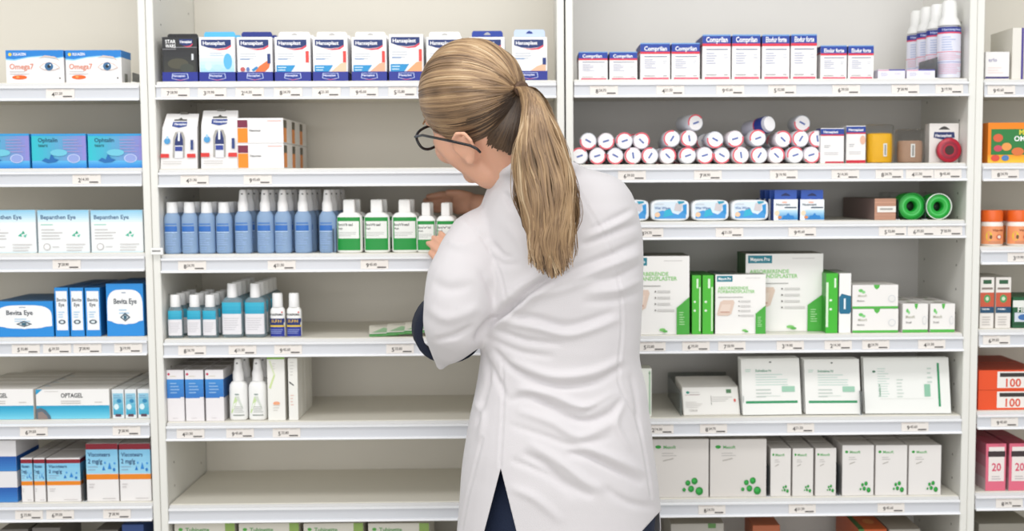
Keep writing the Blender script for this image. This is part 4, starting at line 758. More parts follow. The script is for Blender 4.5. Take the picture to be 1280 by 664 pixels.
# shelf dividers (thin clear guides) and the tag clip on the upright
def divider(bay, i, px, hpx, lean, lab):
    Y = .008; zb = ZT[bay][i] + .0003; X = x_at(px, Y, zb); h = hpx / 612
    o = empty('shelf_divider', (X, Y, zb)); mb = MB(); mb.box(-.0006, 0, .0012, .0006, .12, h, mat('#5c6468', .1, trans=.6, alpha=.7)); mb.build('guide_plate', o)
    mb = MB(); mb.bevel_box(-.004, 0, 0, .004, .12, .0012, mat('#dfe2e4', .3), .0004); mb.build('foot', o)
    tag(o, lab, 'divider', 'clear shelf dividers')
divider('middle', 2, 416.5, 30, 0, 'clear divider between blue spray bottles and green-labelled bottles')
divider('right', 0, 1171, 26, 0, 'clear divider left of the aerosol cans'); divider('right', 4, 1076.8, 30, 0, 'clear divider between the two gauze pack kinds')
divider('right', 2, 1122.5, 26, 0, 'clear divider right of the brown elastic bandage box'); divider('right', 2, 1157, 26, 0, 'clear divider between the two green tape rolls')
divider('right', 5, 960.3, 40, 0, 'clear divider between large and narrow swab cartons'); divider('right', 5, 1048.5, 40, 0, 'clear divider between narrow and square swab cartons')
divider('left', 5, 105.8, 40, 0, 'clear divider between small and tall eye gel cartons'); divider('left', 0, 166, 12, 0, 'short clear divider right of the eye photo cartons')
p = at(198, 318, -.004); mb = MB(); mb.bevel_box(-.012, -.0018, 0, .012, 0, .0135, mat('#f0f0ee', .4), .0004)
paint(mb, [('r', .1, .4, .8, .65, '#8a8a88')], lambda u, v, l: (-.012 + .024 * u, -.0018 - l, .0135 * v), .024, .0135)
mid_unit = [o for o in COL.objects if o.name.startswith('shelving_unit') and o['label'] == desc['middle']][0]
mb.build('tag_clip', mid_unit, (p.x - mid_unit.location.x, -.0122, p.z))
# ------------------------------------------------------------------ the woman
S_ = 755.0
def sphere_pts(c, r, n=12, m=8, ax=None):
    vs = [];
    for i in range(m + 1):
        ph = PI * i / m
        for j in range(n):
            th = 2 * PI * j / n
            v = Vector((math.sin(ph) * math.cos(th), math.sin(ph) * math.sin(th), math.cos(ph)))
            v = Vector((v.x * r[0], v.y * r[1], v.z * r[2]))
            if ax: v = ax @ v
            vs.append(Vector(c) + v)
    fs = []
    for i in range(m):
        for j in range(n):
            a, b = i * n + j, i * n + (j + 1) % n
            fs.append((a, a + n, b + n, b))
    return vs, fs
def blob(mb, c, r, ax=None, m_=None):
    if isinstance(r, (int, float)): r = (r, r, r)
    v, f = sphere_pts(c, r, ax=ax, n=16, m=12); mb.add(v, f, m_ or M_TMP, True)
M_TMP = mat('#888888')
def limb(mb, pts, n=18, m_=None):
    """rounded chain through (point, radius) stations"""
    pts = [(Vector(p), r) for p, r in pts]
    fine = []
    for i in range(len(pts) - 1):
        for q in range(4):
            t = q / 4; fine.append((pts[i][0].lerp(pts[i + 1][0], t), pts[i][1] * (1 - t) + pts[i + 1][1] * t))
    fine.append(pts[-1])
    rings = []; ref = Vector((.13, .27, .95))
    for i, (p, r) in enumerate(fine):
        a = fine[max(i - 1, 0)][0]; b = fine[min(i + 1, len(fine) - 1)][0]; t = (b - a).normalized()
        u = t.cross(ref).normalized(); w = t.cross(u)
        rings.append([p + (u * math.cos(2 * PI * k / n) + w * math.sin(2 * PI * k / n)) * r for k in range(n)])
    mb.loft(rings, m_ or M_TMP)
    blob(mb, fine[0][0], fine[0][1] * .99, m_=m_); blob(mb, fine[-1][0], fine[-1][1] * .99, m_=m_)
def ring_at(y, xl, xr, Yc, t, n=48, p=2.3):
    a = at(xl, y, Yc); b = at(xr, y, Yc); cx, hw, z = (a.x + b.x) / 2, (b.x - a.x) / 2, (a.z + b.z) / 2; e = 2 / p
    return [(cx + hw * math.copysign(abs(math.cos(q)) ** e, math.cos(q)), Yc + t * math.copysign(abs(math.sin(q)) ** e, math.sin(q)), z) for q in [2 * PI * k / n for k in range(n)]]
def remeshed(mb, voxel, smooth_it):
    me = bpy.data.meshes.new('m'); me.from_pydata(mb.v, [], mb.f); me.update()
    o = bpy.data.objects.new('m', me); COL.objects.link(o)
    md = o.modifiers.new('r', 'REMESH'); md.mode = 'VOXEL'; md.voxel_size = voxel
    dg = bpy.context.evaluated_depsgraph_get(); ev = bpy.data.meshes.new_from_object(o.evaluated_get(dg))
    bpy.data.objects.remove(o)
    co = np.empty(len(ev.vertices) * 3); ev.vertices.foreach_get('co', co); co = co.reshape(-1, 3)
    ed = np.empty(len(ev.edges) * 2, int); ev.edges.foreach_get('vertices', ed); ed = ed.reshape(-1, 2)
    smooth(co, ed, smooth_it)
    ev.vertices.foreach_set('co', co.ravel()); ev.update()
    return ev, co, ed
def smooth(co, ed, it, lam=.5, wt=None):
    n = len(co); deg = np.bincount(ed.ravel(), minlength=n)[:, None].astype(float)
    for _ in range(it):
        s = np.zeros_like(co)
        for k in range(3):
            s[:, k] = np.bincount(ed[:, 0], co[ed[:, 1], k], n) + np.bincount(ed[:, 1], co[ed[:, 0], k], n)
        d = (s / np.maximum(deg, 1) - co) * lam
        if wt is not None: d *= wt[:, None]
        co += d
def normals(me):
    me.update(); a = np.empty(len(me.vertices) * 3); me.vertex_normals.foreach_get('vector', a); return a.reshape(-1, 3)
Mn = np.array(M); CAMn = np.array(CAM)
def proj_np(co):
    q = (co - CAMn) @ Mn.T
    return np.stack([CX + F_PX * q[:, 0] / q[:, 1], CY - F_PX * q[:, 2] / q[:, 1]], 1)
def stroke_d(px, line):
    """distance to a smooth polyline and position along it 0..1"""
    P = np.array(line, float); fine = []
    for i in range(len(P) - 1):
        p0 = P[max(i - 1, 0)]; p1 = P[i]; p2 = P[i + 1]; p3 = P[min(i + 2, len(P) - 1)]
        for t in np.linspace(0, 1, 8, endpoint=False):
            fine.append(.5 * ((2 * p1) + (-p0 + p2) * t + (2 * p0 - 5 * p1 + 4 * p2 - p3) * t * t + (-p0 + 3 * p1 - 3 * p2 + p3) * t ** 3))
    fine.append(P[-1]); P = np.array(fine); best = np.full(len(px), 1e9); tt = np.zeros(len(px)); sg = np.zeros(len(px))
    for i in range(len(P) - 1):
        a, b = P[i], P[i + 1]; ab = b - a; L2 = ab @ ab + 1e-9
        t = np.clip(((px - a) @ ab) / L2, 0, 1); c = a + t[:, None] * ab; dd = px - c; d = np.hypot(dd[:, 0], dd[:, 1])
        m = d < best; best[m] = d[m]; tt[m] = ((i + t) / (len(P) - 1))[m]; sg[m] = np.sign(ab[0] * dd[:, 1] - ab[1] * dd[:, 0])[m]
    return best, tt, sg
def finish(name, me, m, parent, keep=None):
    me.name = name; me.materials.clear(); me.materials.append(m)
    me.polygons.foreach_set('use_smooth', [True] * len(me.polygons))
    if keep is not None:
        bm = bmesh.new(); bm.from_mesh(me); bm.verts.ensure_lookup_table()
        bmesh.ops.delete(bm, geom=[bm.verts[i] for i in np.where(~keep)[0]], context='VERTS'); bm.to_mesh(me); bm.free()
    return link_mesh(name, me, parent)
root_loc = Vector((at(700, 600, -.43).x, -.43, 0))
woman = empty('person', root_loc)
tag(woman, 'woman with blonde ponytail and glasses in white coat, seen from behind reaching into shelves', 'person')
def adopt(o): o.parent = woman; o.location = o.location - root_loc; return o
M_SKIN = mat('#dfab90', .5, .08, 300, sss=.15); M_SKIN2 = M_SKIN

# head frame: facing away to the left, tipped towards the left shoulder
Fv = Vector((-.6, .74, -.28)).normalized(); U0 = Vector((0, 0, 1)); U0 = (U0 - Fv * U0.dot(Fv)).normalized(); Rv = Fv.cross(U0).normalized(); Lv = -Rv
th = math.radians(24); Uv = (U0 * math.cos(th) + Lv * math.sin(th)).normalized(); Rv = Fv.cross(Uv).normalized()
HC = at(590, 131, -.47)
HM = Matrix((Rv, Fv, Uv)).transposed()
def hd(x, y, z): return HC + HM @ Vector((x, y, z))

# body: one continuous skin surface (head, neck, trunk, arms, hands, legs)
mb = MB()
blob(mb, hd(0, -.006, .012), (.071, .09, .08), HM); blob(mb, hd(0, .03, -.03), (.064, .062, .07), HM); blob(mb, hd(0, .042, -.07), (.05, .045, .045), HM)
blob(mb, hd(0, .066, -.1), (.026, .022, .022), HM)
limb(mb, [(at(557, 176, -.475), .021), (at(572, 190, -.48), .024), (at(592, 203, -.475), .026), (at(612, 214, -.47), .03)])
for s in (-1, 1):
    blob(mb, hd(s * .036, .06, -.045), (.028, .024, .026), HM); limb(mb, [(hd(s * .055, .0, -.07), .016), (hd(s * .02, .062, -.1), .016)])
    limb(mb, [(hd(s * .012, .085, .010), .008), (hd(s * .036, .074, .010), .008)])
limb(mb, [(hd(0, .086, .0), .008), (hd(0, .1, -.03), .0085), (hd(0, .112, -.046), .010)]); 
for s in (-1, 1): blob(mb, hd(s * .010, .101, -.048), .0075)
limb(mb, [(hd(-.02, .083, -.072), .005), (hd(0, .091, -.069), .0065), (hd(.02, .083, -.072), .005)]); limb(mb, [(hd(-.016, .083, -.08), .005), (hd(0, .09, -.081), .0065), (hd(.016, .083, -.08), .005)])
# ears: rim, bowl and lobe
for s in (-1, 1):
    e0 = at(582, 186, -.535) if s < 0 else hd(.073, -.016, -.03)
    EM = Matrix(((-.25, -.82, -.5), (-.93, .3, -.1), (-.1, -.48, .86))) if s < 0 else HM
    k = (lambda a, b, c: e0 + EM @ Vector((a, b, c)) * .86)
    rim = [(-.001, .012, -.012), (.004, .017, .006), (.008, .012, .024), (.012, -.003, .031), (.014, -.017, .024), (.013, -.021, .006), (.009, -.014, -.012), (.004, -.003, -.025)]
    for q in range(len(rim) - 1): limb(mb, [(k(*rim[q]), .0038), (k(*rim[q + 1]), .0038)], n=8)
    blob(mb, k(.002, -.002, .004), (.006, .014, .022), EM); blob(mb, k(.002, .004, -.022), (.005, .008, .009), EM)
limb(mb, [(hd(0, -.02, -.05), .052), (at(634, 208, -.46), .045), (at(664, 236, -.44), .05)])
# trunk under the coat
limb(mb, [(at(690, 262, -.43), .085), (at(700, 330, -.43), .095), (at(700, 430, -.43), .09), (at(698, 540, -.43), .09), (at(699, 610, -.42), .09)])
limb(mb, [(at(650, 268, -.43), .042), (at(745, 268, -.42), .048)])
legs = []
for s, hx in ((-1, 650), (1, 748)):
    h = at(hx, 640, -.43); legs.append(h)
    limb(mb, [(Vector((h.x, h.y, h.z + .04)), .07), (Vector((h.x, h.y, .5)), .048), (Vector((h.x, h.y + .01, .32)), .046), (Vector((h.x, h.y + .015, .09)), .03)])
    limb(mb, [(Vector((h.x, h.y + .02, .06)), .03), (Vector((h.x - .01, h.y + .15, .04)), .025)])
# left arm
limb(mb, [(at(630, 285, -.43), .04), (at(588, 350, -.46), .044), (at(566, 420, -.455), .038), (at(556, 404, -.36), .038), (at(553, 352, -.16), .026), (at(560, 330, -.075), .021)])
def hand_l():
    limb(mb, [(at(561, 340, -.085), .018), (at(566, 328, -.06), .015), (at(567, 312, -.036), .011)])
    limb(mb, [(at(561, 336, -.08), .015), (at(562, 322, -.048), .012)]); limb(mb, [(at(560, 338, -.08), .014), (at(556, 330, -.05), .011)])
    for ch in ([(567, 311, -.036), (560, 300, -.022), (550.5, 291.5, -.003)], [(562, 316, -.04), (552.5, 305.5, -.023), (542, 297, -.003)],
               [(557.5, 322, -.044), (546.5, 312, -.026), (535.5, 304, -.006)], [(553, 330, -.05), (545, 323, -.032), (538, 316.5, -.016)]):
        limb(mb, [(at(*ch[0]), .0078), (at(*ch[1]), .0070), (at(*ch[2]), .0058)], n=12)
    limb(mb, [(at(568, 322, -.06), .011), (at(575, 306, -.035), .009), (at(574, 294, -.010), .0075)], n=12)
hand_l()
# right arm reaching deep into the shelf
limb(mb, [(at(748, 272, -.42), .04), (at(745, 298, -.28), .04), (at(722, 306, -.16), .038), (at(668, 285, -.07), .034), (at(622, 264, .02), .027), (at(596, 255, .1), .021)])
limb(mb, [(at(596, 255, .1), .02), (at(576, 252, .135), .02)]); limb(mb, [(at(596, 255, .1), .018), (at(573, 259, .13), .016)])
for a, b, c in (((572, 246, .14), (554, 243, .155), (536, 246, .16)), ((572, 250, .145), (552, 248, .165), (532, 251, .172)), ((572, 255, .14), (553, 254, .16), (536, 257, .168)), ((574, 260, .135), (558, 261, .15), (545, 263, .158))):
    limb(mb, [(at(*a), .0088), (at(*b), .008), (at(*c), .0068)], n=12)
limb(mb, [(at(588, 246, .11), .010), (at(574, 242, .12), .009), (at(560, 241, .128), .0075)], n=12)
me, co, ed = remeshed(mb, .0029, 2)
adopt(finish('body', me, M_SKIN, None))

# trousers and shoes
M_NAVY = mat('#15233f', .8, .5, 500)
mb = MB()
rings = [ring_at(560, 610, 796, -.43, .1), ring_at(620, 592, 815, -.43, .116), ring_at(650, 590, 820, -.43, .116)]; mb.loft(rings, M_TMP)
for s, h in zip((-1, 1), legs):
    hx = h.x + .012 * s
    limb(mb, [(Vector((hx, h.y, h.z + .03)), .088), (Vector((hx, h.y, h.z - .1)), .083), (Vector((h.x, h.y, .52)), .062), (Vector((h.x, h.y + .01, .3)), .058), (Vector((h.x, h.y + .015, .12)), .052)])
me, co, ed = remeshed(mb, .007, 5); adopt(finish('trousers', me, M_NAVY, None))
for s, h in zip((-1, 1), legs):
    mb = MB(); M_SH = mat('#26262a', .5)
    rings = []
    for y, w_, hh in ((-.07, .02, .05), (-.06, .034, .075), (-.01, .04, .085), (.05, .042, .07), (.11, .046, .05), (.16, .043, .04), (.195, .025, .025)):
        rings.append([(h.x + w_ * math.cos(a), h.y + y + .02, max(0.0, hh / 2 + hh / 2 * math.sin(a) * 1.0)) for a in [2 * PI * k / 16 for k in range(16)]])
    mb.loft(rings[::-1], M_SH); adopt(mb.build('shoe'))

# navy rolled cuffs
def cuff(c0, c1, r, name='rolled_cuff'):
    mb = MB(); a, b = Vector(c0), Vector(c1); t = (b - a).normalized(); u = t.cross(Vector((0, 0, 1))).normalized(); w = t.cross(u); L = (b - a).length
    prof = [(-.002, r * .8), (-.004, r * .97), (.004, r * 1.03), (L * .5, r * 1.02), (L - .004, r * 1.03), (L + .004, r * .96), (L, r * .82), (L * .5, r * .8)]
    rings = [[a + t * x + (u * math.cos(q) + w * math.sin(q)) * (rr * (1 + .02 * math.sin(3 * q))) for q in [2 * PI * k / 32 for k in range(32)]] for x, rr in prof]
    rings.append(rings[0]); mb.loft(rings, mat('#141c30', .85, .5, 500), caps=False); adopt(mb.build(name))
cuff(at(562, 413, -.425), at(557, 406, -.375), .058)
cuff(at(690, 296, -.115), at(676, 290, -.085), .046)

# coat ----------------------------------------------------------------
mb = MB()
rows = [(199, 634, 700, -.468, .048), (206, 628, 712, -.462, .056), (212, 623, 737, -.455, .068), (219, 617, 763, -.448, .082), (228, 612, 779, -.442, .095), (243, 606, 790, -.436, .108), (262, 602, 797, -.432, .118), (290, 600, 802.5, -.428, .126), (330, 599, 804, -.426, .13), (370, 600, 803, -.426, .13),
        (410, 600, 801, -.428, .126), (445, 601, 798.5, -.43, .12), (465, 598, 802, -.43, .12), (485, 594, 808, -.43, .122), (520, 587, 812, -.432, .128), (560, 580, 816, -.434, .134), (600, 576, 822, -.435, .137), (640, 572.5, 826, -.435, .138), (680, 570, 829, -.435, .14), (700, 569, 830, -.435, .14)]
mb.loft([ring_at(y, xl, xr, Yc, t) for y, xl, xr, Yc, t in rows], M_TMP)
limb(mb, [(at(645, 278, -.44), .050), (at(618, 292, -.445), .051), (at(597, 301, -.452), .052), (at(590, 322, -.46), .060), (at(584, 350, -.468), .0675), (at(577, 382, -.475), .0655), (at(568, 412, -.47), .056), (at(559, 436, -.455), .034), (at(553.5, 448, -.445), .019), (at(551, 457.5, -.44), .0095)])
limb(mb, [(at(570, 402, -.46), .048), (at(562, 404, -.435), .046)])
limb(mb, [(at(745, 277, -.42), .062), (at(752, 292, -.34), .062), (at(742, 302, -.24), .058), (at(718, 305, -.16), .05), (at(692, 296, -.11), .047)])
# collar fold round the neck
cr = [(at(636, 214, -.52), .010), (at(652, 204, -.545), .012), (at(690, 203, -.55), .012), (at(718, 210, -.52), .011), (at(724, 214, -.46), .010), (at(700, 212, -.40), .010), (at(655, 224, -.395), .010), (at(617, 236, -.43), .010), (at(624, 222, -.48), .010), (at(636, 214, -.52), .010)]
limb(mb, cr, n=10)
limb(mb, [(at(648, 209, -.50), .011), (at(631, 221, -.48), .013), (at(619, 238, -.455), .014), (at(611, 256, -.44), .014), (at(612, 275, -.43), .013)], n=10)
me, co, ed = remeshed(mb, .004, 8)
nrm = normals(me); px = proj_np(co); view = CAMn - co; view /= np.linalg.norm(view, axis=1)[:, None]; face = np.clip((nrm * view).sum(1) * 2.5, 0, 1); face[co[:, 1] > -.36] = 0
# (points, width px, depth mm): negative = groove, positive = ridge
ST = [([(706, 338), (672, 358), (640, 383), (612, 405), (597, 422)], 5, -9), ([(700, 350), (668, 368), (640, 392), (612, 412)], 7, 4.5), ([(690, 336), (655, 356), (628, 380)], 8, 4),
      ([(636, 392), (670, 398), (711, 407), (763, 392)], 5, -3.2), ([(630, 402), (672, 410), (715, 418), (770, 400)], 5, 3), ([(620, 412), (655, 425), (700, 430)], 4, -2.6), ([(612, 424), (650, 440), (690, 446)], 4, -2),
      ([(703, 343), (735, 330), (763, 319), (798, 303)], 5, -3.6), ([(712, 352), (750, 336), (799, 318)], 6, 3), ([(728, 306), (760, 293), (796, 281)], 4, -3), ([(736, 297), (765, 283), (793, 268)], 5, 2.2), ([(740, 286), (765, 275), (790, 262)], 3.5, -2.2),
      ([(745, 352), (772, 346), (801, 332)], 4.5, -2.6), ([(735, 366), (770, 362), (801, 350)], 5, 2.4), ([(730, 378), (765, 376), (801, 366)], 4, -1.8), ([(640, 372), (690, 366), (740, 350)], 5, 1.8),
      ([(618, 438), (634, 456), (660, 472), (701, 483), (744, 478), (775, 461)], 4.5, -3.8), ([(640, 452), (690, 470), (740, 466), (775, 450)], 6, 3),
      ([(640, 500), (662, 496), (688, 508), (727, 526), (760, 518), (776, 503)], 5, -4), ([(650, 486), (690, 494), (730, 510), (770, 494)], 6, 3.4), ([(700, 508), (730, 514), (752, 504), (770, 494)], 3.5, -2.2),
      ([(650, 514), (690, 528), (724, 546), (765, 530)], 6, 2.4), ([(640, 532), (680, 545), (715, 556), (760, 548)], 4, -1.8),
      ([(656, 568), (680, 580), (705, 603), (738, 620)], 5, -3.6), ([(664, 556), (700, 578), (728, 600), (752, 612)], 6, 2.8), ([(712, 567), (735, 571), (760, 583), (800, 603)], 4.5, -3.8), ([(722, 556), (760, 570), (802, 590)], 6, 3),
      ([(641, 576), (662, 584), (690, 598), (716, 620)], 4, -2.2), ([(640, 610), (670, 624), (700, 650)], 6, 2), ([(755, 610), (785, 628), (815, 634)], 5, -2.2),
      ([(604, 440), (610, 470), (604, 500), (598, 530)], 4, -2.6), ([(592, 500), (604, 520), (600, 548)], 5, 2.2), ([(610, 452), (622, 476), (632, 496)], 4, -2.4), ([(788, 470), (796, 500), (800, 540)], 4, -1.8), ([(780, 500), (770, 530), (786, 560)], 5, 1.8),
      ([(629, 240), (637, 252), (641, 262)], 3, -2.8), ([(636, 236), (645, 248), (650, 258)], 3, 1.8), ([(617, 305), (628, 318), (640, 322)], 3.5, -2.2), ([(615, 320), (630, 330), (648, 330)], 3.5, -1.8), ([(632, 280), (650, 300), (660, 330)], 8, 1.6),
      ([(560, 300), (574, 306), (592, 303)], 7, 1.5), ([(541, 352), (562, 362), (590, 356)], 8, -1.6), ([(535, 385), (560, 398), (600, 384)], 8, 1.8), ([(545, 425), (568, 420), (590, 408)], 4, -2.6), ([(600, 340), (612, 358), (618, 376)], 5, -2),
      ([(722, 236), (741, 268), (760, 304), (775, 361), (778, 388)], 14, 1.2), ([(660, 240), (640, 225), (620, 222)], 3, -1.4)]
SEAM = [[(574, 267), (590, 281), (604, 300), (616, 322), (625, 342), (632, 372)], [(722, 238), (741, 270), (760, 304), (773, 350), (777, 388), (777, 420), (773, 465), (777, 488), (796, 525), (806, 570), (814, 622)],
        [(628, 452), (629, 500), (627, 545), (625, 584)], [(603, 548), (594, 585), (584, 625), (577, 664)], [(601, 262), (606, 250), (613, 238), (628, 226)], [(655, 215), (690, 213), (716, 216)]]
for line, wd, amp in ST:
    d, t, sg = stroke_d(px, line); wd *= .82; g = np.exp(-(d / wd) ** 2) * np.sin(np.clip(t * .9 + .05, 0, 1) * PI) ** .6 * face
    co += nrm * (g * amp * .0023)[:, None]
lowv = np.array([noise.noise(Vector((float(c[0]) * 9, float(c[1]) * 9, float(c[2]) * 14))) for c in co])
co += nrm * (lowv * .0016)[:, None]
fine = np.array([noise.noise(Vector((float(c[0]) * 14, float(c[1]) * 14, float(c[2]) * 55))) for c in co]) * np.clip((co[:, 2] - at(700, 470, -.5).z) * 12 + 1, .35, 1)
co += nrm * (fine * .0007 * face)[:, None]
smooth(co, ed, 1, .5)
px = proj_np(co)
for line in SEAM:
    d, t, sg = stroke_d(px, line); co += nrm * ((-np.exp(-(d / 1.5) ** 2) * .0016 + np.exp(-((d - 3.4) / 1.6) ** 2) * .0007) * face)[:, None]
me.vertices.foreach_set('co', co.ravel()); me.update()
# hem line and back vent, cut with clean planes
def ray(x, y): return MT @ Vector(((x - CX) / F_PX, 1, -(y - CY) / F_PX))
bm = bmesh.new(); bm.from_mesh(me)
def plane(x0, y0, x1, y1): return ray(x0, y0).cross(ray(x1, y1)).normalized()
VA, VL, VR = (625.7, 585), (595.5, 700), (654.5, 700)
HA, HB, HC2 = (770, 700), (800, 667), (830, 634)
def near_back(x0, x1, y0, y1):
    out = []
    for f in bm.faces:
        c = f.calc_center_median()
        if c.y > -.42: continue
        u, v = proj(c)
        if x0 < u < x1 and y0 < v < y1: out.append(f)
    return out
for (a, b), box_ in (((VA, VL), (585, 635, 575, 720)), ((VA, VR), (618, 668, 575, 720)), ((HA, HB), (755, 850, 600, 730)), ((HB, HC2), (780, 850, 600, 730))):
    fs_ = near_back(*box_); g = set(fs_); 
    for f in fs_: g.update(f.edges); g.update(f.verts)
    bmesh.ops.bisect_plane(bm, geom=list(g), plane_co=CAM, plane_no=plane(*a, *b), dist=1e-5)
def hem_y(x): return 1e9 if x < 770 else (700 - (x - 770) * 1.1 if x < 800 else 667 - (x - 800) * 1.1)
dead = []
for f in bm.faces:
    c = f.calc_center_median(); u, v = proj(c)
    if c.y < -.42 and v > 585 and u > 625.7 - (v - 585) * 30.2 / 115 and u < 625.7 + (v - 585) * 28.8 / 115: dead.append(f)
    elif c.y < -.42 and v > hem_y(u): dead.append(f)
    elif c.y >= -.42 and v > 690: dead.append(f)
    elif v > 698: dead.append(f)
bmesh.ops.delete(bm, geom=dead, context='FACES'); bm.to_mesh(me); bm.free(); keep = None
M_COAT = mat('#d4d0d2', .75, .25, 900, sheen=.3)
coat = adopt(finish('coat', me, M_COAT, None, keep))
sol_ = coat.modifiers.new('thickness', 'SOLIDIFY'); sol_.thickness = .0014; sol_.offset = -1

# hair -----------------------------------------------------------------
def hair_mat():
    m = bpy.data.materials.new('blonde_hair'); m.use_nodes = True; nt = m.node_tree; b = nt.nodes['Principled BSDF']
    a = nt.nodes.new('ShaderNodeAttribute'); a.attribute_name = 'tone'; cr = nt.nodes.new('ShaderNodeValToRGB')
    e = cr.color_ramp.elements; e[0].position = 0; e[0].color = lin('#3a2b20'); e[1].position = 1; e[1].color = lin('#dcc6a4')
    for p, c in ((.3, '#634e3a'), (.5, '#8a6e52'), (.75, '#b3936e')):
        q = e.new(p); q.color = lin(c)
    nt.links.new(a.outputs['Fac'], cr.inputs[0]); nt.links.new(cr.outputs[0], b.inputs['Base Color'])
    b.inputs['Roughness'].default_value = .42; b.inputs['Specular IOR Level'].default_value = .5
    return m
M_HAIR = hair_mat()
def strands(name, paths, parent):
    """paths: list of (points, normals, width, tone)"""
    V = []; Fc = []; T = []
    for P, Nn, wd, tone in paths:
        n = len(P); o = len(V)
        for i in range(n):
            t = (P[min(i + 1, n - 1)] - P[max(i - 1, 0)]).normalized(); w = t.cross(Nn[i]).normalized() * (wd * (1 if i < n - 2 else .5))
            V += [P[i] - w, P[i] + Nn[i] * wd * .6, P[i] + w]; tv = min(max(tone + .16 * noise.noise(P[i] * 38) + .04 * noise.noise(P[i] * 120), .02), 1); T += [tv] * 3
            if i: 
                b = o + 3 * i; Fc += [(b - 3, b - 2, b + 1, b), (b - 2, b - 1, b + 2, b + 1)]
    me = bpy.data.meshes.new(name); me.from_pydata(V, [], Fc); me.update()
    at_ = me.attributes.new('tone', 'FLOAT', 'POINT'); at_.data.foreach_set('value', T)
    me.polygons.foreach_set('use_smooth', [True] * len(me.polygons)); me.materials.append(M_HAIR)
    return link_mesh(name, me, parent)
hc = Vector((0, -.012, .014)); hr = Vector((.079, .093, .086))
td = None; best = 1e9
for q in range(160):
    for r_ in range(80):
        a, b = 2 * PI * q / 160, PI * r_ / 80; d = Vector((math.sin(b) * math.cos(a), math.sin(b) * math.sin(a), math.cos(b)))
        w_ = hd(*(hc + Vector((d.x * hr.x, d.y * hr.y, d.z * hr.z)))); nn = HM @ Vector((d.x / hr.x, d.y / hr.y, d.z / hr.z)).normalized()
        if nn.dot(CAM - w_) < .05: continue
        u_ = proj(w_); e_ = math.hypot(u_[0] - 646, u_[1] - 112)
        if e_ < best: best, td = e_, d
TIE = hd(*(hc + Vector((td.x * hr.x, td.y * hr.y, td.z * hr.z)) * 1.05))
def in_hair(d):
    x, y, z = d.x * hr.x + hc.x, d.y * hr.y + hc.y, d.z * hr.z + hc.z
    u_ = proj(hd(x, y, z)); low = max(z < -.045 + min(y - .005, 0) * .62 + max(y, 0) * .7, 0)
    if x < .02:
        bx = (500, 530, 545, 560, 575, 590, 605, 625, 650, 700); by = (135, 143, 160, 176, 182, 185, 188, 192, 196, 196); k = 0
        for k in range(len(bx) - 1):
            if u_[0] < bx[k + 1]: break
        t_ = min(max((u_[0] - bx[k]) / (bx[k + 1] - bx[k]), 0), 1)
        nn = HM @ d
        if nn.dot(CAM - HC) > 0: return u_[1] < by[k] * (1 - t_) + by[k + 1] * t_ and not (y > .052 and z < .05)
    if low: return False
    if y > .052 and z < .062: return False
    return True
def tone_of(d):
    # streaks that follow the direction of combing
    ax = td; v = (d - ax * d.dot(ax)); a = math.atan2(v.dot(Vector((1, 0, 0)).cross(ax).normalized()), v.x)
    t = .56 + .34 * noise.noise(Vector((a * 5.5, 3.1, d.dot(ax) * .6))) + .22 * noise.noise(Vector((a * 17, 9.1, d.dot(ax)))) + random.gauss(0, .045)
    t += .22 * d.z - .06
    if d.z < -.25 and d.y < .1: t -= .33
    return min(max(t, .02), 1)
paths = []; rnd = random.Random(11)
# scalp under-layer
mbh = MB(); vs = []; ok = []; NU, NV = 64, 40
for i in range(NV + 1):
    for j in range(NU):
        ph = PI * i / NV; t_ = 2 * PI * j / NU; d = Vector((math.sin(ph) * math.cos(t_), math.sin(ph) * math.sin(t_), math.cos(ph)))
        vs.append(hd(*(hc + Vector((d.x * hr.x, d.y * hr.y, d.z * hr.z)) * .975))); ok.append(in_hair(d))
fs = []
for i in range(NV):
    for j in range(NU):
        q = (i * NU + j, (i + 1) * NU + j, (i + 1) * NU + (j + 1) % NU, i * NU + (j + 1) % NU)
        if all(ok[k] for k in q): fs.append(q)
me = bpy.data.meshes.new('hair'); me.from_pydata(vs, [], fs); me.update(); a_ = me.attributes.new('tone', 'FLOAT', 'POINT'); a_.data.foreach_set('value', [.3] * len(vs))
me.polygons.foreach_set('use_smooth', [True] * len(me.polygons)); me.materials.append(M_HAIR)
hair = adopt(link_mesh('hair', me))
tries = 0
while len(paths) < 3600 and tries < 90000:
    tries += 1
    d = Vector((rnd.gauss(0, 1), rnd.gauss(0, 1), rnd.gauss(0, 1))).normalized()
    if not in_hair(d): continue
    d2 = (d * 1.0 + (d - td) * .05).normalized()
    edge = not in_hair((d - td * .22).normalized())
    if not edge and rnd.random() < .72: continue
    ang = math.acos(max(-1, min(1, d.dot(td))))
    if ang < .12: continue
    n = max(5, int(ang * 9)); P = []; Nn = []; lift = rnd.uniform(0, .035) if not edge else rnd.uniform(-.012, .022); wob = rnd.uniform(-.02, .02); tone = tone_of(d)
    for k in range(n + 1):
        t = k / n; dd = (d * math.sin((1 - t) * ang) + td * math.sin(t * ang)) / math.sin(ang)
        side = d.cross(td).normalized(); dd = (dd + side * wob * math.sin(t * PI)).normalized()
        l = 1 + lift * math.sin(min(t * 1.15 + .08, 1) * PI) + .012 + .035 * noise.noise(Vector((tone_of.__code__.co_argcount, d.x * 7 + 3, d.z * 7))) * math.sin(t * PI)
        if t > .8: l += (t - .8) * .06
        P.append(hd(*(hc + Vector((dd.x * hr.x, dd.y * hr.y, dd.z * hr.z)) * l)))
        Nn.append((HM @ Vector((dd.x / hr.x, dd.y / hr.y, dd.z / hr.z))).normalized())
    paths.append((P, Nn, rnd.uniform(.0008, .0015), tone))
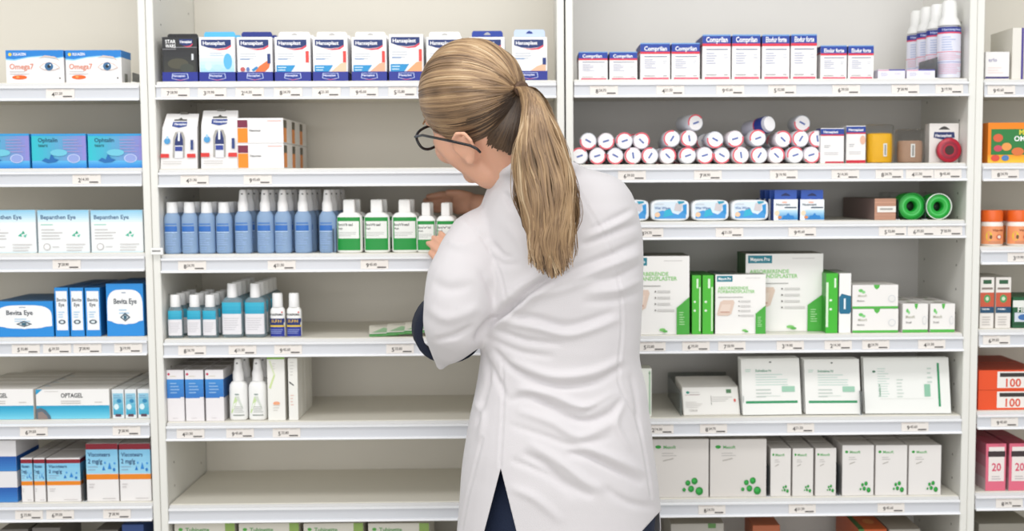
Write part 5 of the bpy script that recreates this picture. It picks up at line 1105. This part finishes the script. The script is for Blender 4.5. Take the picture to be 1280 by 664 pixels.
for q in range(900):
    u_ = rnd.random(); v_ = rnd.random() ** 1.6 * .55
    A = at(598 + 54 * u_, 179 + 15 * u_ + rnd.gauss(0, 2.2), -.512 - .012 * math.sin(u_ * 3)); B = TIE + Vector((rnd.uniform(-.004, .004), .004, rnd.uniform(-.006, .002)))
    Cc = A.lerp(B, .5) + Vector((0.004 * u_, -.034 * (1 - u_ * .3), -.012)) ; P = []; n_ = 8
    for k in range(n_ + 1):
        t = v_ + (1 - v_) * k / n_; P.append(A * (1 - t) ** 2 + Cc * (2 * t * (1 - t)) + B * t * t)
    paths.append((P, [Vector((-.1, -1, -.1)).normalized()] * (n_ + 1), rnd.uniform(.001, .0017), max(.02, .16 + .16 * noise.noise(Vector((u_ * 14, 2, 0))) + rnd.gauss(0, .05) - .1 * u_)))
h2 = strands('combed_strands', paths, hair); h2.location = -hair.location - Vector(root_loc) + Vector(root_loc); h2.matrix_parent_inverse = Matrix.Identity(4)
h2.location = (0, 0, 0)
# ponytail
CL = [((648, 112), TIE.y + .004, 7, .010), ((657, 110), TIE.y - .02, 9, .014), ((666, 124), -.60, 14, .02), ((672, 150), -.615, 21, .026), ((675, 180), -.618, 27, .028), ((680, 215), -.613, 33, .029), ((684, 250), -.61, 36, .027), ((687, 280), -.606, 34, .024), ((688, 305), -.602, 29, .018), ((689, 328), -.6, 24, .013), ((690, 350), -.597, 19, .010)]
CP = [at(c[0][0], c[0][1], c[1]) for c in CL]; CR = [c[2] / 775 for c in CL]; CT = [c[3] for c in CL]
def cl(t):
    x = t * (len(CP) - 1); i = min(int(x), len(CP) - 2); f = x - i; p = [CP[max(i - 1, 0)], CP[i], CP[i + 1], CP[min(i + 2, len(CP) - 1)]]
    pos = .5 * ((2 * p[1]) + (-p[0] + p[2]) * f + (2 * p[0] - 5 * p[1] + 4 * p[2] - p[3]) * f * f + (-p[0] + 3 * p[1] - 3 * p[2] + p[3]) * f ** 3)
    return pos, CR[i] * (1 - f) + CR[i + 1] * f, CT[i] * (1 - f) + CT[i + 1] * f
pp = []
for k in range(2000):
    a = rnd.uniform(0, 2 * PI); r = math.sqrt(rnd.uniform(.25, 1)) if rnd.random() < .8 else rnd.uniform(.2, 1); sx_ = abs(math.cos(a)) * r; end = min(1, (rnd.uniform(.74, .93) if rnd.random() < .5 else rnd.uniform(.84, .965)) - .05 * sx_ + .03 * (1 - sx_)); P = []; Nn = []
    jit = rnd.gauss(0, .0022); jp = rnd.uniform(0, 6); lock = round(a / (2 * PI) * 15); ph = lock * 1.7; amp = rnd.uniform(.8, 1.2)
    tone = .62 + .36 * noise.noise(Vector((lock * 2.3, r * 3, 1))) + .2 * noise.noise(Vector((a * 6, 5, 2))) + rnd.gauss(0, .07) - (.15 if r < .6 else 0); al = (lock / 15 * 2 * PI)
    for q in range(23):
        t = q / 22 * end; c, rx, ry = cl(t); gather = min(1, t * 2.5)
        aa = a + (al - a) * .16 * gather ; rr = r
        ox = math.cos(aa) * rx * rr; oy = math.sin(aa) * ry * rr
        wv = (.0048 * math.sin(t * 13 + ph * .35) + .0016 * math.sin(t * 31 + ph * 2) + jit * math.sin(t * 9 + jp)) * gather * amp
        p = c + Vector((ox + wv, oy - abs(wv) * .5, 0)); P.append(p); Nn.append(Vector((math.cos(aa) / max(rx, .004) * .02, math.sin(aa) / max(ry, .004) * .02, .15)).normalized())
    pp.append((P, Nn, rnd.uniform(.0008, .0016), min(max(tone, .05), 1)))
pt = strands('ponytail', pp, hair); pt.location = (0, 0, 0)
for q in (h2, pt): q.location = Vector((0, 0, 0)) ; 
# strands were made in world space: move them into the hair's frame
for q in (h2, pt):
    q.data.transform(Matrix.Translation(Vector((0, 0, 0))))
mbt = MB(); rings = []; tdw = (CP[1] - CP[0]).normalized(); u = tdw.cross(Vector((0, 0, 1))).normalized(); w_ = tdw.cross(u)
for kx, rr in ((-.004, .009), (-.002, .0125), (.003, .0125), (.005, .009)):
    rings.append([CP[0].lerp(CP[1], .4) + tdw * kx + (u * math.cos(q) + w_ * math.sin(q)) * rr for q in [2 * PI * k / 16 for k in range(16)]])
mbt.loft(rings, mat('#5a4230', .7)); ht_ = mbt.build('hair_tie', hair)

# glasses ---------------------------------------------------------------
gl = empty('glasses', Vector((0, 0, 0))); gl.parent = woman; gl.location = -root_loc
MG = mat('#17161a', .25)
def wire(name, pts, r, parent, m=MG, n=8):
    mb = MB(); limb(mb, pts=[(p, r) for p in pts], n=n, m_=m); return mb.build(name, parent)
def lens_pts(s, o=0): return [hd(s * .034 + (.027 + o) * math.copysign(abs(math.cos(a)) ** .8, math.cos(a)), .100 - .10 * abs(s * .034 + .027 * math.cos(a)) ** 1 * .6, -.012 + (.018 + o * .7) * math.copysign(abs(math.sin(a)) ** .8, math.sin(a))) for a in [2 * PI * k / 24 for k in range(25)]]
for s in (-1, 1):
    wire('frame', lens_pts(s), .0024, gl)
    mb = MB(); mb.add(lens_pts(s)[:-1], [list(range(24))], mat('#eef4f6', .03, trans=1, alpha=.18)); mb.build('lens', gl)
wire('bridge', [hd(-.008, .098, -.002), hd(0, .101, .0), hd(.008, .098, -.002)], .0018, gl)
wire('temple', [hd(-.062, .094, .0), hd(-.074, .06, -.004), at(566, 177, -.553), at(588, 182, -.56), at(596, 186, -.562), at(600, 190, -.56)], .0022, gl)
wire('temple', [hd(.062, .094, .0), hd(.072, .05, .0), hd(.078, -.01, .002), hd(.078, -.03, -.01)], .0017, gl)
# eyes
for s in (-1, 1):
    mb = MB(); blob(mb, hd(s * .032, .068, -.012), .0115, m_=mat('#f2efec', .2)); o = mb.build('eye'); adopt(o)
    mb = MB(); blob(mb, hd(s * .032, .0768, -.012), (.0052, .0034, .0052), HM, m_=mat('#4f6a7c', .2)); q = mb.build('iris', o)
    limb_m = MB(); limb(limb_m, [(hd(s * .018, .083, .012), .0018), (hd(s * .032, .0865, .016), .0022), (hd(s * .048, .076, .012), .0014)], n=6, m_=mat('#8a6a48', .7)); adopt(limb_m.build('eyebrow'))
# lips
mb = MB(); limb(mb, [(hd(-.017, .088, -.0745), .003), (hd(0, .0955, -.074), .0045), (hd(.017, .088, -.0745), .003)], m_=mat('#b8675c', .4)); adopt(mb.build('lips'))
# ------------------------------------------------------------------ light
def area(name, loc, rot, sx, sy, e, col=(1, 1, 1)):
    d = bpy.data.lights.new(name, 'AREA'); d.shape = 'RECTANGLE'; d.size = sx; d.size_y = sy; d.energy = e; d.color = col
    o = bpy.data.objects.new(name, d); COL.objects.link(o); o.location = loc; o.rotation_euler = rot; return o
area('ceiling_light', (-.2, -1.25, 2.75), (math.radians(28), 0, 0), 3.2, .5, 24, (1, .99, .97))
area('ceiling_light', (.2, -3.4, 2.5), (math.radians(62), 0, 0), 3.6, .9, 26, (1, 1, 1))
area('fill_light', (-.3, -5.2, 1.25), (math.radians(88), 0, 0), 4.5, 1.8, 62, (1, .985, .96))  # added fill, no real window: soft room bounce that brightens the shelf recesses
w = bpy.data.worlds.new('world'); scene.world = w; w.use_nodes = True
w.node_tree.nodes['Background'].inputs[0].default_value = (.97, .985, 1, 1); w.node_tree.nodes['Background'].inputs[1].default_value = .62
scene.view_settings.view_transform = 'Standard'; scene.view_settings.look = 'None'; scene.view_settings.exposure = 0
